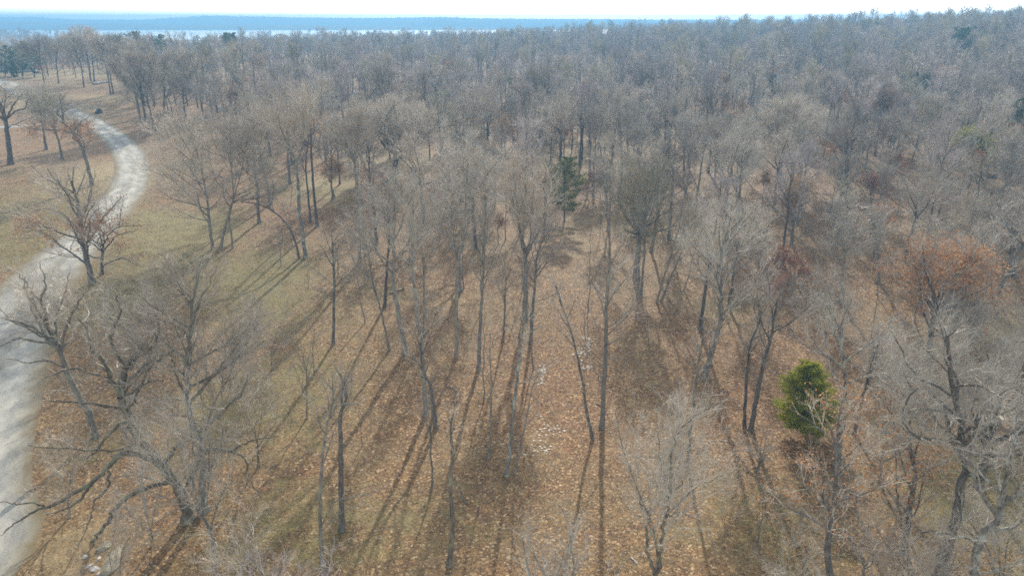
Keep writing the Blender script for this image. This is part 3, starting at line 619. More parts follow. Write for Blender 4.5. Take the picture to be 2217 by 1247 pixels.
H("tall thin tree leaning right, rooted left of the three-stemmed clump", [(1489, 1002), (1496, 920), (1507, 830), (1515, 770)], (1530, 660, 850, 42), .22, seed=57, st=dict(UP, tw=.7))
H("V-shaped tree with two mossy stems parting at the bottom edge", [(1419, 1252), (1418, 1240)], (1470, 850, 1130, 120), .34, bm='bark_moss', tm='twig_pale', name="twin_stem_tree", seed=58, lead=False, st=dict(UP, tw=.7, forks=1), limbs=[
  ([(1418, 1240, 0), (1403, 1200, 0), (1400, 1160, 0), (1408, 1113, 0), (1430, 1085, 0), (1467, 1055, .2), (1500, 1020, .4)], .13, .03), ([(1420, 1240, 0), (1430, 1200, -.1), (1436, 1150, -.1), (1443, 1115, -.1), (1450, 1040, .2), (1457, 970, .4), (1480, 920, .5), (1560, 870, .3)], .15, .03),
  ([(1443, 1120, 0), (1500, 1060, -.5), (1560, 1030, -1), (1600, 1015, -1.4)], .06, .02), ([(1408, 1115, 0), (1390, 1090, 0), (1388, 1060, .2)], .06, .02), ([(1450, 1090, 0), (1430, 1000, .6), (1428, 930, 1)], .07, .02), ([(1445, 1115, 0), (1480, 1110, -1), (1530, 1140, -1.6), (1545, 1180, -1.8)], .04, .015)])
H("left stem of the dark three-stemmed clump beside the green cedar", [(1612, 926), (1614, 860), (1620, 790), (1626, 740)], (1640, 610, 790, 52), .24, bm='bark_dark', seed=59, st=dict(UP, tw=.8))
H("thick right stem of the dark three-stemmed clump, nearest the green cedar", [(1626, 932), (1636, 870), (1650, 800), (1665, 745), (1672, 715)], (1695, 590, 770, 84), .34, bm='bark_dark', seed=60, st=dict(UP, tw=.9))
H("pale grey tree with straight fan branches rising just behind the green cedar", [(1815, 1010), (1822, 900), (1830, 830), (1824, 765)], (1835, 630, 830, 108), .30, bm='bark_pale', tm='twig_pale', seed=61, st=dict(UP, tw=.8))
H("two-stemmed oak keeping rusty leaves, in front of the green cedar at the lower right", [(1797, 1262), (1792, 1180), (1800, 1120), (1808, 1070), (1810, 1010)], (1790, 850, 1220, 125), .34, kind='russet', leaf=(.16, .13, 2), bm='bark_dark', seed=62, st=dict(FAN, tw=1.3), limbs=[([(1799, 1125, 0), (1784, 1080, .3), (1785, 1030, .5)], .1, .03)], first=.3)
H("dark leaning stem between the green cedar and the big dark oak", [(1848, 940), (1860, 895), (1873, 845)], (1905, 710, 860, 50), .24, bm='bark_dark', seed=63, st=UP)
H("twin-trunked oak with orange leaves clinging to its stems, lower right", [(1958, 1200), (1965, 1140), (1972, 1080), (1982, 1030)], (1970, 850, 1190, 105), .36, kind='russet', leaf=(.13, .14, 2), bm='bark_dark', seed=64, st=dict(FAN, tw=1.3), limbs=[([(1960, 1160, 0), (1948, 1110, .3), (1942, 1060, .4), (1940, 960, .6)], .09, .03)], first=.25)
H("big dark oak with a massive leaning trunk and wide tangled crown, lower right", [(2034, 1255), (2046, 1195), (2066, 1135), (2080, 1060), (2092, 985)], (2050, 660, 1090, 185), .62, bm='bark_dark', tm='twig_pale', seed=65, lead=True, st=dict(FAN, tw=1.9, thick=1.3, wig=.2), limbs=[([(2092, 985, 0), (2060, 930, .3), (2040, 880, .5), (2000, 830, .8)], .15, .03), ([(2092, 985, 0), (2120, 900, 0), (2150, 850, 0)], .15, .03), ([(2055, 1160, 0), (2010, 1150, -.6), (1985, 1165, -1), (1930, 1190, -1.6)], .09, .02)], first=.45)
H("stout short-trunked tree behind the big dark oak, against green grass", [(2118, 1056), (2130, 1010), (2140, 960)], (2160, 720, 990, 130), .5, bm='bark_dark', tm='twig_pale', seed=66, lead=False, st=dict(FAN, forks=8, tw=2.4))
H("blue-grey limbed tree leaning out past the edge at the lower right corner", [(2095, 1330), (2122, 1170), (2165, 1120), (2168, 1080)], (2200, 900, 1230, 150), .42, bm='bark_pale', tm='twig_pale', seed=67, st=dict(FAN, tw=1.6, wig=.2), limbs=[([(2165, 1105, 0), (2200, 1060, 0), (2260, 1010, 0)], .12, .03), ([(2122, 1170, 0), (2070, 1160, -.6), (2010, 1150, -1)], .09, .02)])
H("pale bushy crown poking up at the middle of the bottom edge", None or [(1205, 1560), (1200, 1440), (1197, 1330)], (1190, 1130, 1340, 140), .3, bm='bark_pale', tm='twig_pale', seed=68, lead=False, st=dict(UP, tw=.8, trop=.1))
H("twiggy pale crown poking up along the bottom edge left of the lone slim tree", [(650, 1600), (645, 1480), (640, 1400)], (625, 1195, 1420, 150), .3, bm='bark_pale', tm='twig_pink', seed=69, lead=False, st=dict(UP, tw=1.0))
H("broad oak holding a full crown of bright orange-brown leaves, right of centre", [(2012, 790), (2015, 730), (2025, 670)], (2020, 518, 790, 118), .5, name="leafy_oak", cat='tree', kind='russet', leaf=(.15, .17, 3), seed=70, lead=False, bm='bark_dark', st=dict(FAN, forks=8, fang=(.3, 1.4), tw=1.2))
H("silvery egg-shaped tree between the leafy oak and the brown-crowned tree", [(1903, 612), (1903, 570), (1900, 540)], (1893, 445, 600, 62), .3, tm='twig_pale', seed=71, st=dict(NAR, tw=1.7))
H("brown-crowned tree holding sparse leaves, above the small red-leaved tree", [(1714, 532), (1716, 500), (1720, 470)], (1720, 385, 520, 68), .4, kind='tan_leaf', leaf=(.16, .2, 2), seed=72, lead=False, st=dict(UP, forks=5))
H("small red-brown leafy tree below the brown-crowned tree", [(1708, 618), (1708, 600)], (1708, 538, 612, 44), .2, name="leafy_sapling", kind='dark_red', leaf=(.4, .2, 2), seed=73, lead=False)
H("dark slanting tree at the grassy gap right of the brown-crowned tree", [(1803, 489), (1812, 455), (1822, 420)], (1838, 330, 440, 44), .3, bm='bark_dark', seed=74, st=UP)
H("stately fan-limbed tree with a thick trunk on the right slope", [(1687, 400), (1690, 360), (1692, 320)], (1702, 208, 345, 92), .75, name="fan_limbed_tree", seed=75, lead=False, st=dict(FAN, forks=6, tw=1.1, thick=1.4), first=.6)
H("dark cluster-trunked tree left of the dark-red sapling", [(1832, 447), (1833, 410), (1834, 370)], (1832, 265, 400, 58), .5, bm='bark_dark', seed=76, st=dict(UP, tw=1.2))
H("dark red-leaved sapling in the hollow on the right slope", [(1886, 440), (1886, 425)], (1886, 378, 440, 38), .2, name="leafy_sapling", kind='dark_red', leaf=(.4, .24, 2), seed=77, lead=False)
H("tall right-leaning tree with a broad pale crown, left of the ivy-green tree", [(1995, 434), (2005, 385), (2014, 335)], (2035, 205, 350, 76), .45, tm='twig_pale', seed=78, st=dict(UP, tw=1.2))
H("slim dark tree with a one-sided limb on open litter, right slope", [(2023, 500), (2034, 455), (2044, 413)], (2062, 330, 450, 42), .28, bm='bark_dark', seed=79, st=dict(UP, tw=.7), limbs=[([(2042, 420, 0), (2060, 408, 0), (2085, 400, 0)], .06, .02)])
H("squat tree half cloaked in green and rusty leaves on the upper right slope", [(2098, 388), (2102, 360), (2105, 340)], (2098, 290, 362, 46), .42, name="ivy_clad_tree", kind='cedar', leaf=(.5, .3, 2), seed=80, lead=False)
H("upper right tree topped with bright orange leaves", [(1922, 318), (1924, 290)], (1922, 200, 300, 44), .35, name="leafy_oak", kind='russet', leaf=(.4, .3, 2), seed=81, st=UP)
H("narrow flame-shaped tree with a dark stem, right of the spreading oak", [(1547, 400), (1549, 370), (1552, 335)], (1556, 245, 385, 34), .36, seed=82, bm='bark_dark', st=dict(NAR, tw=1.4))
H("bare tree with paired dark stems beyond the broad cedar", [(1284, 392), (1286, 360), (1288, 330)], (1291, 235, 350, 44), .34, bm='bark_dark', seed=83, st=UP)
H("slim dark-stemmed tree between the paired stems and the spreading oak", [(1325, 355), (1328, 320), (1332, 285)], (1340, 210, 300, 40), .3, bm='bark_dark', seed=84, st=UP)
H("dusky tree with a hooked dark trunk in the far middle wood", [(1421, 246), (1416, 225), (1408, 195)], (1408, 148, 228, 48), .5, bm='bark_dark', tm='twig_dark', seed=85, lead=False, st=dict(forks=5, tw=1.3))
H("vase-shaped tree with a short dark trunk behind the central wood", [(1173, 288), (1173, 270)], (1172, 135, 262, 56), .5, bm='bark_dark', seed=86, lead=False, st=dict(UP, forks=7, fang=(.3, .8)))
H("right of two close dark trunks at the foot of the leafy slope, upper left", [(336, 288), (326, 245), (318, 205)], (322, 112, 230, 56), .42, bm='bark_dark', seed=87, st=UP)
H("left of two close dark trunks at the foot of the leafy slope, upper left", [(322, 288), (312, 240), (304, 200)], (290, 110, 225, 52), .46, bm='bark_dark', seed=88, st=UP)
H("dark straight tree uphill right of the two close dark trunks", [(357, 259), (355, 225), (356, 190)], (362, 115, 205, 42), .36, bm='bark_dark', seed=89, st=UP)
H("thin tilted tree right of the dark straight tree on the leafy slope", [(374, 252), (368, 225), (362, 205)], (385, 150, 225, 26), .24, bm='bark_dark', seed=90, st=UP)
H("bushy grey tree on the leafy slope above the grass bank clump", [(402, 254), (397, 220), (396, 190)], (400, 105, 220, 52), .4, seed=91, st=dict(UP, tw=1.2))
H("left of two dark trunks crossing at the foot, beside the pale log", [(240, 206), (235, 175), (230, 150)], (222, 78, 160, 42), .38, bm='bark_dark', seed=92, st=UP)
H("right of two dark trunks crossing at the foot, beside the pale log", [(246, 204), (240, 175), (238, 145)], (256, 75, 158, 40), .38, bm='bark_dark', seed=93, st=UP)
H("short dark-stemmed tree uphill right of the pale log", [(275, 206), (271, 180), (268, 165)], (285, 85, 180, 42), .38, bm='bark_dark', seed=94, st=UP)
H("stout dark oak at the left edge by the side track, trunk in deep bark", [(24, 356), (17, 300), (12, 258)], (15, 165, 270, 58), .8, bm='bark_dark', seed=95, lead=False, st=dict(GN, forks=5), limbs=[([(12, 258, 0), (32, 225, 0), (48, 205, 0)], .2, .05)])
H("oak bending over the road shoulder, rusty leaves on its right side", [(200, 402), (190, 360), (178, 320), (160, 288), (138, 265)], (128, 185, 340, 66), .5, kind='russet', leaf=(.12, .22, 2), extra_leaf=6, bm='bark_dark', seed=96, st=dict(GN, tw=.9))
H("forked dark tree standing between the side track and the gravel road", [(100, 325), (95, 290), (90, 262)], (82, 180, 270, 56), .45, bm='bark_dark', seed=97, lead=False, st=dict(UP, forks=4))
H("many-limbed bushy tree on the road verge, left of the bending oak", [(135, 345), (128, 310), (118, 280)], (105, 190, 300, 52), .4, bm='bark_dark', tm='twig_olive', seed=98, lead=False, st=dict(UP, forks=5))
H("slim dark tree on the straw-coloured verge near the road crest, left of the others", [(97, 188), (92, 160), (88, 140)], (82, 76, 150, 36), .36, bm='bark_dark', seed=99, st=UP)
H("slim forked tree standing over straw grass near the road crest", [(127, 181), (124, 155), (121, 135)], (120, 82, 150, 34), .36, bm='bark_dark', seed=100, lead=False, st=dict(UP, forks=3))
H("tall tree above the pale log, right of a close pair at the straw grass edge", [(204, 178), (202, 150), (200, 130)], (200, 62, 140, 38), .38, bm='bark_dark', seed=101, st=UP)
H("tall tree above the pale log, left of a close pair at the straw grass edge", [(197, 176), (194, 150), (191, 130)], (175, 58, 140, 42), .38, bm='bark_dark', seed=102, st=UP)
H("dark tree with a leaning top at the straw grass edge, left of the pale log", [(182, 190), (178, 160), (175, 140)], (158, 70, 145, 38), .34, bm='bark_dark', seed=103, st=UP)
H("forked tree standing highest against the sky on the right-hand skyline", [(1795, 150), (1792, 110), (1790, 80)], (1800, 28, 95, 38), .4, seed=104, lead=False, st=dict(UP, forks=4, tw=.16))
H("thin straight sapling in the open grass left of the arched tree", [(608, 578), (607, 545), (605, 520)], (604, 480, 550, 16), .1, name="sapling", seed=105, st=dict(NAR, tw=.5))
H("thin straight sapling on the litter between the lone low-branching tree and the arched tree", [(732, 600), (731, 560)], (730, 500, 580, 20), .12, name="sapling", seed=106, st=dict(NAR, tw=.6))
H("small bushy sapling standing in open litter near the lower middle, olive tinted", [(665, 905), (664, 860), (664, 800)], (660, 740, 870, 40), .12, name="sapling", tm='twig_olive', seed=107, st=dict(NAR, tw=.8))
H("slight leaning sapling at the lower right of the V-shaped tree", [(1640, 1180), (1645, 1140)], (1650, 1060, 1160, 40), .1, name="sapling", seed=108, st=dict(UP, tw=.7))
H("bare tree crowding the right edge above the straw-coloured clearing", [(2195, 600), (2190, 560), (2192, 520)], (2190, 395, 560, 80), .55, bm='bark_dark', seed=109, lead=False, st=FAN)
for bx_, by_, cx_, ct_, cb_, hw_, sd_ in [(330, 1180, 300, 880, 1150, 110, 321), (150, 1120, 120, 860, 1090, 90, 322), (560, 1010, 540, 700, 960, 90, 323), (290, 770, 270, 540, 730, 75, 324), (250, 1330, 220, 1080, 1300, 120, 325), (520, 1330, 500, 1080, 1290, 110, 326), (590, 800, 575, 560, 770, 60, 327)]:
    H("slight grey tree veiling the ground around the huge mossy oak, lower left", [(bx_, by_), (bx_ - 3, by_ - (by_ - cb_) * .9 - 5)], (cx_, ct_, cb_, hw_), .15, tm='twig' if sd_ % 3 else 'twig_pale', bm='bark', seed=sd_, group="slight trees around the mossy oak", lead=False, st=dict(FAN, forks=5, tw=.8))
for bx_, by_, cx_, ct_, cb_, hw_, sd_ in [(1905, 1045, 1915, 800, 1000, 85, 301), (2215, 930, 2225, 700, 880, 90, 302), (1868, 1262, 1870, 1010, 1230, 85, 303), (2160, 1300, 2170, 1040, 1270, 110, 304), (2205, 800, 2215, 600, 770, 80, 305),
    (1785, 745, 1790, 580, 730, 60, 306), (2090, 830, 2100, 640, 800, 85, 307), (1960, 905, 1965, 700, 880, 80, 308), (1985, 1330, 1990, 1110, 1300, 110, 309), (1700, 1340, 1705, 1120, 1320, 70, 310), (1880, 830, 1882, 680, 820, 60, 311), (2010, 640, 2015, 470, 620, 70, 312), (2110, 560, 2112, 410, 540, 70, 313), (1640, 1020, 1640, 900, 1010, 40, 314)]:
    H("grey bare tree in the tangled thicket around the big dark oak, lower right", [(bx_, by_), (bx_ + 3, by_ - (by_ - cb_) * .9 - 5)], (cx_, ct_, cb_, hw_), .22, tm='twig_pale' if sd_ % 3 else 'twig', bm='bark' if sd_ % 2 else 'bark_pale', seed=sd_, group="bare trees of the lower right thicket", lead=False, st=dict(FAN, forks=6, tw=1.5))
H("greyish tree leaning left at the far right, over the leafy oak's shoulder", [(2160, 690), (2150, 640), (2145, 600)], (2130, 480, 640, 66), .3, tm='twig_pale', seed=110, st=UP)

# ------------------------------------------------------------------ evergreens
def evergreen(label, base, crown, mat='cedar', name="cedar_tree", seed=1, size=.10, n=70, d=.25, group=None, round_=False, dense=1., per=26):
    rng = np.random.RandomState(seed); B = hit(*base) if not isinstance(base, np.ndarray) else base
    Y = float(B[1]); cx, ct, cb, hw = crown
    top = at_depth(cx, ct, Y) - B; bot = at_depth(cx, cb, Y) - B
    half = hw * Y / (FPX * math.cos(PITCH)) ; Ht = top[2]; z0 = max(.15, bot[2])
    pts = []; bv = []
    T = Tree(seed, ((0, 0, 1), (1, 1, 1)), {}); ax = lambda z: np.array([top[0], top[1], 0]) * (z / Ht) ** 1.3
    T.tubes.append(([tuple(ax(z) + [0, 0, z]) for z in np.linspace(-.2 if 0 else 0.0001, Ht * .97, 7)], list(np.linspace(d / 2, .02, 7)), 0))
    for i in range(n):
        f = (i + rng.rand()) / n; z = z0 + (Ht - z0) * f
        prof = (math.sin(math.pi * min(1, f * .9 + .12)) ** .7 if round_ else (1 - f) ** .62 * min(1, .62 + f * 2.2)); L = half * prof * rng.uniform(.5, 1.25) + .15
        az = i * 2.4 + rng.normal(0, .4); up = .25 + .9 * f
        dr = np.array([math.cos(az), math.sin(az), up]); p0 = ax(z) + [0, 0, z]; m = max(4, int(L / (size * 1.1)))
        p1 = p0 + dr * [L, L, L * .55]
        T.tubes.append(([tuple(p0), tuple((p0 + p1) / 2 + [0, 0, -.05]), tuple(p1)], [.03, .018, .006], 2))
        for k in range(m):
            t = .25 + .75 * (k + rng.rand()) / m; q = p0 + (p1 - p0) * t; s_ = (.16 + .34 * half * .35) * (1.15 - .55 * t) * prof * dense + .06
            c = q + rng.normal(0, 1, (per, 3)) * [s_, s_, s_ * .7]; pts.append(c)
    e = np.concatenate(pts); v, q = quads(rng, e, size)
    root = bpy.data.objects.new(name, None); COL.objects.link(root); root.location = B; tag(root, label, 'tree', group)
    tv, tq = T.tube_mesh((0, 2)); link("trunk", mesh_np("trunk", tv, [tq], M['bark_dark'], True), root)
    link("foliage", mesh_np("foliage", v, [q], M[mat]), root); HERO.append((B[0], B[1], half)); return root
evergreen("bright green cedar with a rounded pointed crown, standing alone at the lower right", (1745, 945), (1752, 790, 930, 78), seed=3, size=.085, n=105, dense=.52, per=46)
evergreen("mid-sized green cedar half hidden by bare twigs right of the central wood", (1222, 478), (1222, 340, 458, 40), 'cedar_mid', seed=4, size=.15, n=40, round_=True, dense=.6)
evergreen("small dark blue-green cedar high on the right slope", (1668, 250), (1680, 163, 235, 19), 'cedar_dark', seed=5, size=.32, n=40)
for i, (bx, by, cx, ct, cb, hw, lab) in enumerate([(2090, 150, 2082, 64, 118, 34, "dusky dark crown just under the skyline at the upper right"), (1990, 240, 1985, 160, 215, 30, "dark evergreen patch high on the slope right of the orange-topped tree"),
    (2068, 285, 2062, 196, 258, 30, "dark blue-green crown above the squat ivy-clad tree"), (2200, 345, 2195, 215, 320, 42, "tall dark green mass of foliage at the right edge, above the clearing")]):
    evergreen(lab, (bx, by), (cx, ct, cb, hw), 'cedar_dark', "dark_evergreen", seed=60 + i, size=.3, n=26, d=.4, round_=True, dense=.8, per=18)
for i, (bx, by, cx, ct, cb, hw, lab) in enumerate([
    (12, 165, 12, 100, 160, 20, "round-topped green pine at the far left edge, behind the road crest"), (50, 164, 48, 90, 150, 17, "dark pine behind the road crest, second from the left edge"),
    (290, 150, 292, 70, 110, 17, "low broad pine crown showing among bare tops against the lake, its dome greenish"), (345, 145, 345, 76, 112, 14, "greenish pine dome right of the low broad one, below the lakeshore"),
    (488, 140, 490, 72, 96, 9, "small round dark evergreen top against the lake, left of its twin"), (502, 140, 505, 72, 94, 8, "small round dark evergreen top against the lake, right of its twin"),
    (562, 150, 562, 100, 140, 11, "dark narrow evergreen among bare trunks below the lake, upper left"), (30, 168, 30, 128, 166, 9, "short dark evergreen beside the white post at the road crest"), (75, 168, 75, 108, 160, 17, "olive-green evergreen right of the pines at the road crest")]):
    evergreen(lab, (bx, by), (cx, ct, cb, hw), 'pine', "pine_tree", seed=20 + i, size=.36, n=26, d=.4, round_=True, dense=.7, per=16)

# ------------------------------------------------------------------ repeated trees of the wood
def proto(seed, Ht, Rr, st, bark, twig, d, leaf=None, joined=False, lead=True, first=.4, name='tree'):
    rng = random.Random(seed); zc = Ht * .64
    T = Tree(seed, ((rng.gauss(0, .3), rng.gauss(0, .3), zc - Ht * .03), (Rr, Rr, Ht * .41)), st)
    lean = (rng.gauss(0, .35), rng.gauss(0, .35)); n = 9; k = .95 if lead else .5
    C = [(lean[0] * (i / n) ** 1.5 + rng.gauss(0, .06), lean[1] * (i / n) ** 1.5 + rng.gauss(0, .06), Ht * k * i / n - .3) for i in range(n + 1)]
    rad = [d / 2 * (1 - (.8 if lead else .4) * (i / n)) for i in range(n + 1)]; rad[0] *= 1.4
    T.tubes.append((C, rad, 0)); 
    if lead: T.sprout(C, rad, 0, t0=first)
    else:
        for j in range(5):
            az = j * 1.257 + rng.uniform(-.4, .4); an = rng.uniform(.3, 1.0) * (.3 if j == 0 else 1); v = (math.cos(az) * math.sin(an), math.sin(az) * math.sin(an), math.cos(an))
            T.limb(C[-1], v, T.reach(C[-1], v) * rng.uniform(.8, 1), rad[-1] * .6, 1)
        T.sprout(C, rad, 0, t0=.7)
    v, q = T.tube_mesh((0, 1)); v2, q2 = T.tube_mesh((2, 3)); v3, q3, ends = T.twig_mesh()
    cv = np.concatenate([v2, v3]); cf = [q2, q3 + len(v2)]; lf = None
    if leaf: lf = T.leaf_mesh(ends, leaf[0], leaf[1], leaf[2])
    if not joined:
        return (mesh_np("trunk", v, [q], M[bark], True), mesh_np("crown", cv, cf, M[twig]), mesh_np("leaves", lf[0], [lf[1]], M[leaf[3]]) if leaf else None)
    V = np.concatenate([v, cv] + ([lf[0]] if leaf else [])); F = [q, q2 + len(v), q3 + len(v) + len(v2)]; mi = [0] * len(q) + [1] * (len(q2) + len(q3)); mats = [M[bark], M[twig]]
    if leaf: F.append(lf[1] + len(v) + len(cv)); mi += [2] * len(lf[1]); mats.append(M[leaf[3]])
    return mesh_np(name, V, F, mats, False, mi)
mid = dict(tww=.028, tw=1.4, twl=1.0, sub=3)
MIDP = [proto(201, 13, 3.2, dict(UP, **mid), 'bark', 'twig', .36), proto(202, 12, 2.4, dict(NAR, **mid), 'bark', 'twig', .30), proto(203, 12, 4.2, dict(FAN, **mid), 'bark_dark', 'twig', .45, lead=False),
        proto(204, 13, 2.8, dict(UP, **mid), 'bark_dark', 'twig_pink', .32), proto(205, 11.5, 3.8, dict(FAN, **mid), 'bark', 'twig_pale', .40, lead=False), proto(206, 14, 2.6, dict(NAR, **mid), 'bark', 'twig_pink', .34, first=.5),
        proto(207, 10, 3.2, dict(GN, **mid), 'bark_dark', 'twig_olive', .34), proto(208, 12, 3.4, dict(UP, **mid), 'bark', 'twig_pale', .36, lead=False), proto(209, 9, 1.6, dict(NAR, **mid), 'bark', 'twig', .18), proto(210, 13, 3.0, dict(UP, **mid), 'bark_dark', 'twig_dark', .4)]
LEAFP = [proto(221, 5.0, 1.7, dict(UP, **mid), 'bark_dark', 'twig_pink', .14, (.6, .24, 2, 'dark_red'), first=.2), proto(222, 7, 2.2, dict(UP, **mid), 'bark_dark', 'twig', .2, (.5, .24, 2, 'russet'), first=.25), proto(223, 6, 2.2, dict(FAN, **mid), 'bark_dark', 'twig', .18, (.35, .24, 2, 'tan_leaf'), lead=False)]
rs = np.random.RandomState(77)
taken = [(h[0], h[1], max(1.5, h[2] * .5)) for h in HERO]
def scatter(y0, y1, gap, ok, umax=.84, tries=60000):
    out = []; cell = {}
    def key(x, y): return (int(x // 8), int(y // 8))
    for t in taken: cell.setdefault(key(t[0], t[1]), []).append(t)
    yy = np.sqrt(rs.uniform(y0 ** 2, y1 ** 2, tries)); uu = rs.uniform(-umax, umax, tries)
    for y, u in zip(yy, uu):
        x = u * (y + 6); g = gap(x, y)
        if g is None: continue
        kx, ky = key(x, y); good = True
        for a in (-1, 0, 1):
            for b in (-1, 0, 1):
                for (tx, ty, tr) in cell.get((kx + a, ky + b), ()):
                    if (tx - x) ** 2 + (ty - y) ** 2 < (g * .5 + tr) ** 2: good = False; break
                if not good: break
            if not good: break
        if good and (y > 260 or not near_road(x, y, 1.8)) and ok(x, y):
            out.append((x, y)); cell.setdefault((kx, ky), []).append((x, y, g * .5))
    return out
def open_ground(x, y):
    px, py = project(x, y, float(ground_z(x, y)))
    if px < 300 and py > 172 + 0 * px: return True       # mown slope and verges left of the wood
    if px < 560 and py > 290: return True
    if 1180 < px < 1300 and 455 < py < 660: return True       # gap below the middle cedar
    if 745 < px < 970 and 350 < py < 450: return True
    if 300 <= px < 720 and 134 < py < 158 and (px % 150) > 40: return True   # straw-coloured glade
    return False
def gap_mid(x, y):
    u = x / y
    if y < 62: return None
    if open_ground(x, y): return None
    if y < 185 and math.sin(x * .085 + 1) * math.sin(y * .075 + x * .03) > (.42 if u > .1 else .6): return None
    if y < 85: return 7.5 if u > .12 else 11
    if y < 112: return 5.6 if u > -.1 else 7
    return 4.9 if u > -.1 else 5.6
spots = scatter(60, 165, gap_mid, lambda x, y: True)
spots.sort(key=lambda p: p[1])
def zone(x, y):
    px, py = project(x, y, float(ground_z(x, y)))
    if px < 740: return ("bare tree in the wood on the upper left slope, beyond the grass bank", "bare trees in the upper left wood")
    if px < 1480: return ("bare tree in the crowded wood beyond the central pole stand", "bare trees in the central wood")
    return ("bare tree in the thick wood covering the right slope", "bare trees on the right slope")
NIND = 200
for i, (x, y) in enumerate(spots[:NIND]):
    k = rs.randint(len(MIDP)); tr, cr, _ = MIDP[k]; z = float(ground_z(x, y)); lab, grp = zone(x, y)
    o = bpy.data.objects.new("bare_tree", None); COL.objects.link(o); o.location = (x, y, z); s_ = rs.uniform(.8, 1.12)
    o.scale = (s_, s_, s_ * rs.uniform(.9, 1.08)); o.rotation_euler = (rs.normal(0, .03), rs.normal(0, .03), rs.uniform(0, 6.28)); tag(o, lab, 'tree', grp)
    link("trunk", tr, o); link("crown", cr, o)
lsp = scatter(48, 230, lambda x, y: None if (open_ground(x, y) or y < 70 and x < 15) else (8.5 if y < 110 else 12), lambda x, y: rs.rand() < (.7 if x > 0 else .35), tries=3500)
lsp = sorted(lsp, key=lambda p: p[1])[:120]
for i, (x, y) in enumerate(lsp):
    k = rs.randint(3); tr, cr, lv = LEAFP[k]; z = float(ground_z(x, y)); px, _ = project(x, y, z)
    o = bpy.data.objects.new("leafy_sapling", None); COL.objects.link(o); o.location = (x, y, z); s_ = rs.uniform(.6, 1.15); o.scale = (s_,) * 3; o.rotation_euler = (0, 0, rs.uniform(0, 6.28))
    a = ("dark reddish", "russet", "tan")[k]; b = "left and middle of the wood" if px < 1300 else "right slope"
    tag(o, f"small {a} leaved tree among bare trees, {b}", 'tree', f"{a} leaved small trees, {b}")
    link("trunk", tr, o); link("crown", cr, o); link("leaves", lv, o)

SAPP = [proto(241, 6.5, .9, dict(NAR, tww=.014, tw=.8, twl=.6, sub=2), 'bark', 'twig', .09, first=.3), proto(242, 8.5, 1.1, dict(NAR, tww=.014, tw=.8, twl=.6, sub=2), 'bark', 'twig_pink', .12, first=.35), proto(243, 4.5, 1.0, dict(UP, tww=.013, tw=.9, twl=.5, sub=2), 'bark', 'twig_pale', .07, first=.2)]
ssp = sorted(scatter(33, 92, lambda x, y: None if open_ground(x, y) or x / y < -.34 else (4.2 if y > 48 else 6.5), lambda x, y: rs.rand() < .75, tries=3000), key=lambda p: p[1])[:150]
for i, (x, y) in enumerate(ssp):
    tr, cr, _ = SAPP[rs.randint(3)]; z = float(ground_z(x, y)); px, _py = project(x, y, z)
    o = bpy.data.objects.new("sapling", None); COL.objects.link(o); o.location = (x, y, z); s_ = rs.uniform(.6, 1.2); o.scale = (s_,) * 3; o.rotation_euler = (rs.normal(0, .06), rs.normal(0, .06), rs.uniform(0, 6.28))
    b = "central pole stand" if px < 1400 else "right slope"
    tag(o, f"thin bare sapling growing from the leaf litter between taller trunks, {b}", 'tree', f"thin saplings, {b}"); link("trunk", tr, o); link("crown", cr, o)
print("saplings", len(ssp))

# far woodland: one mass of trees nobody could count
far = dict(tww=.060, tw=1.1, twl=1.2, sub=2, sp=(.75, .75, .7), minr=.012)
SRC = bpy.data.collections.new("woodland_source")
fp = [(12.5, 3.8, UP, 'bark_dark', 'twig', .36, None), (11, 3.2, NAR, 'bark', 'twig_pink', .32, None), (10, 4.4, FAN, 'bark_dark', 'twig', .4, None), (12, 4.0, UP, 'bark', 'twig_pink', .36, None), (10.5, 4.2, FAN, 'bark', 'twig_pale', .36, None),
      (13.5, 3.4, NAR, 'bark_dark', 'twig_olive', .34, None), (12, 4.0, UP, 'bark_dark', 'twig_dark', .36, None), (6.5, 3.2, UP, 'bark', 'twig', .25, (.5, .4, 1, 'dark_red')), (8, 3.6, FAN, 'bark', 'twig_pink', .26, None)]
for i, (h_, r_, st_, b_, t_, d_, lf) in enumerate(fp):
    o = bpy.data.objects.new("woodland_tree", proto(300 + i, h_, r_, dict(st_, **far), b_, t_, d_, lf, joined=True, lead=i not in (2, 4), first=.22, name="woodland_tree")); SRC.objects.link(o)
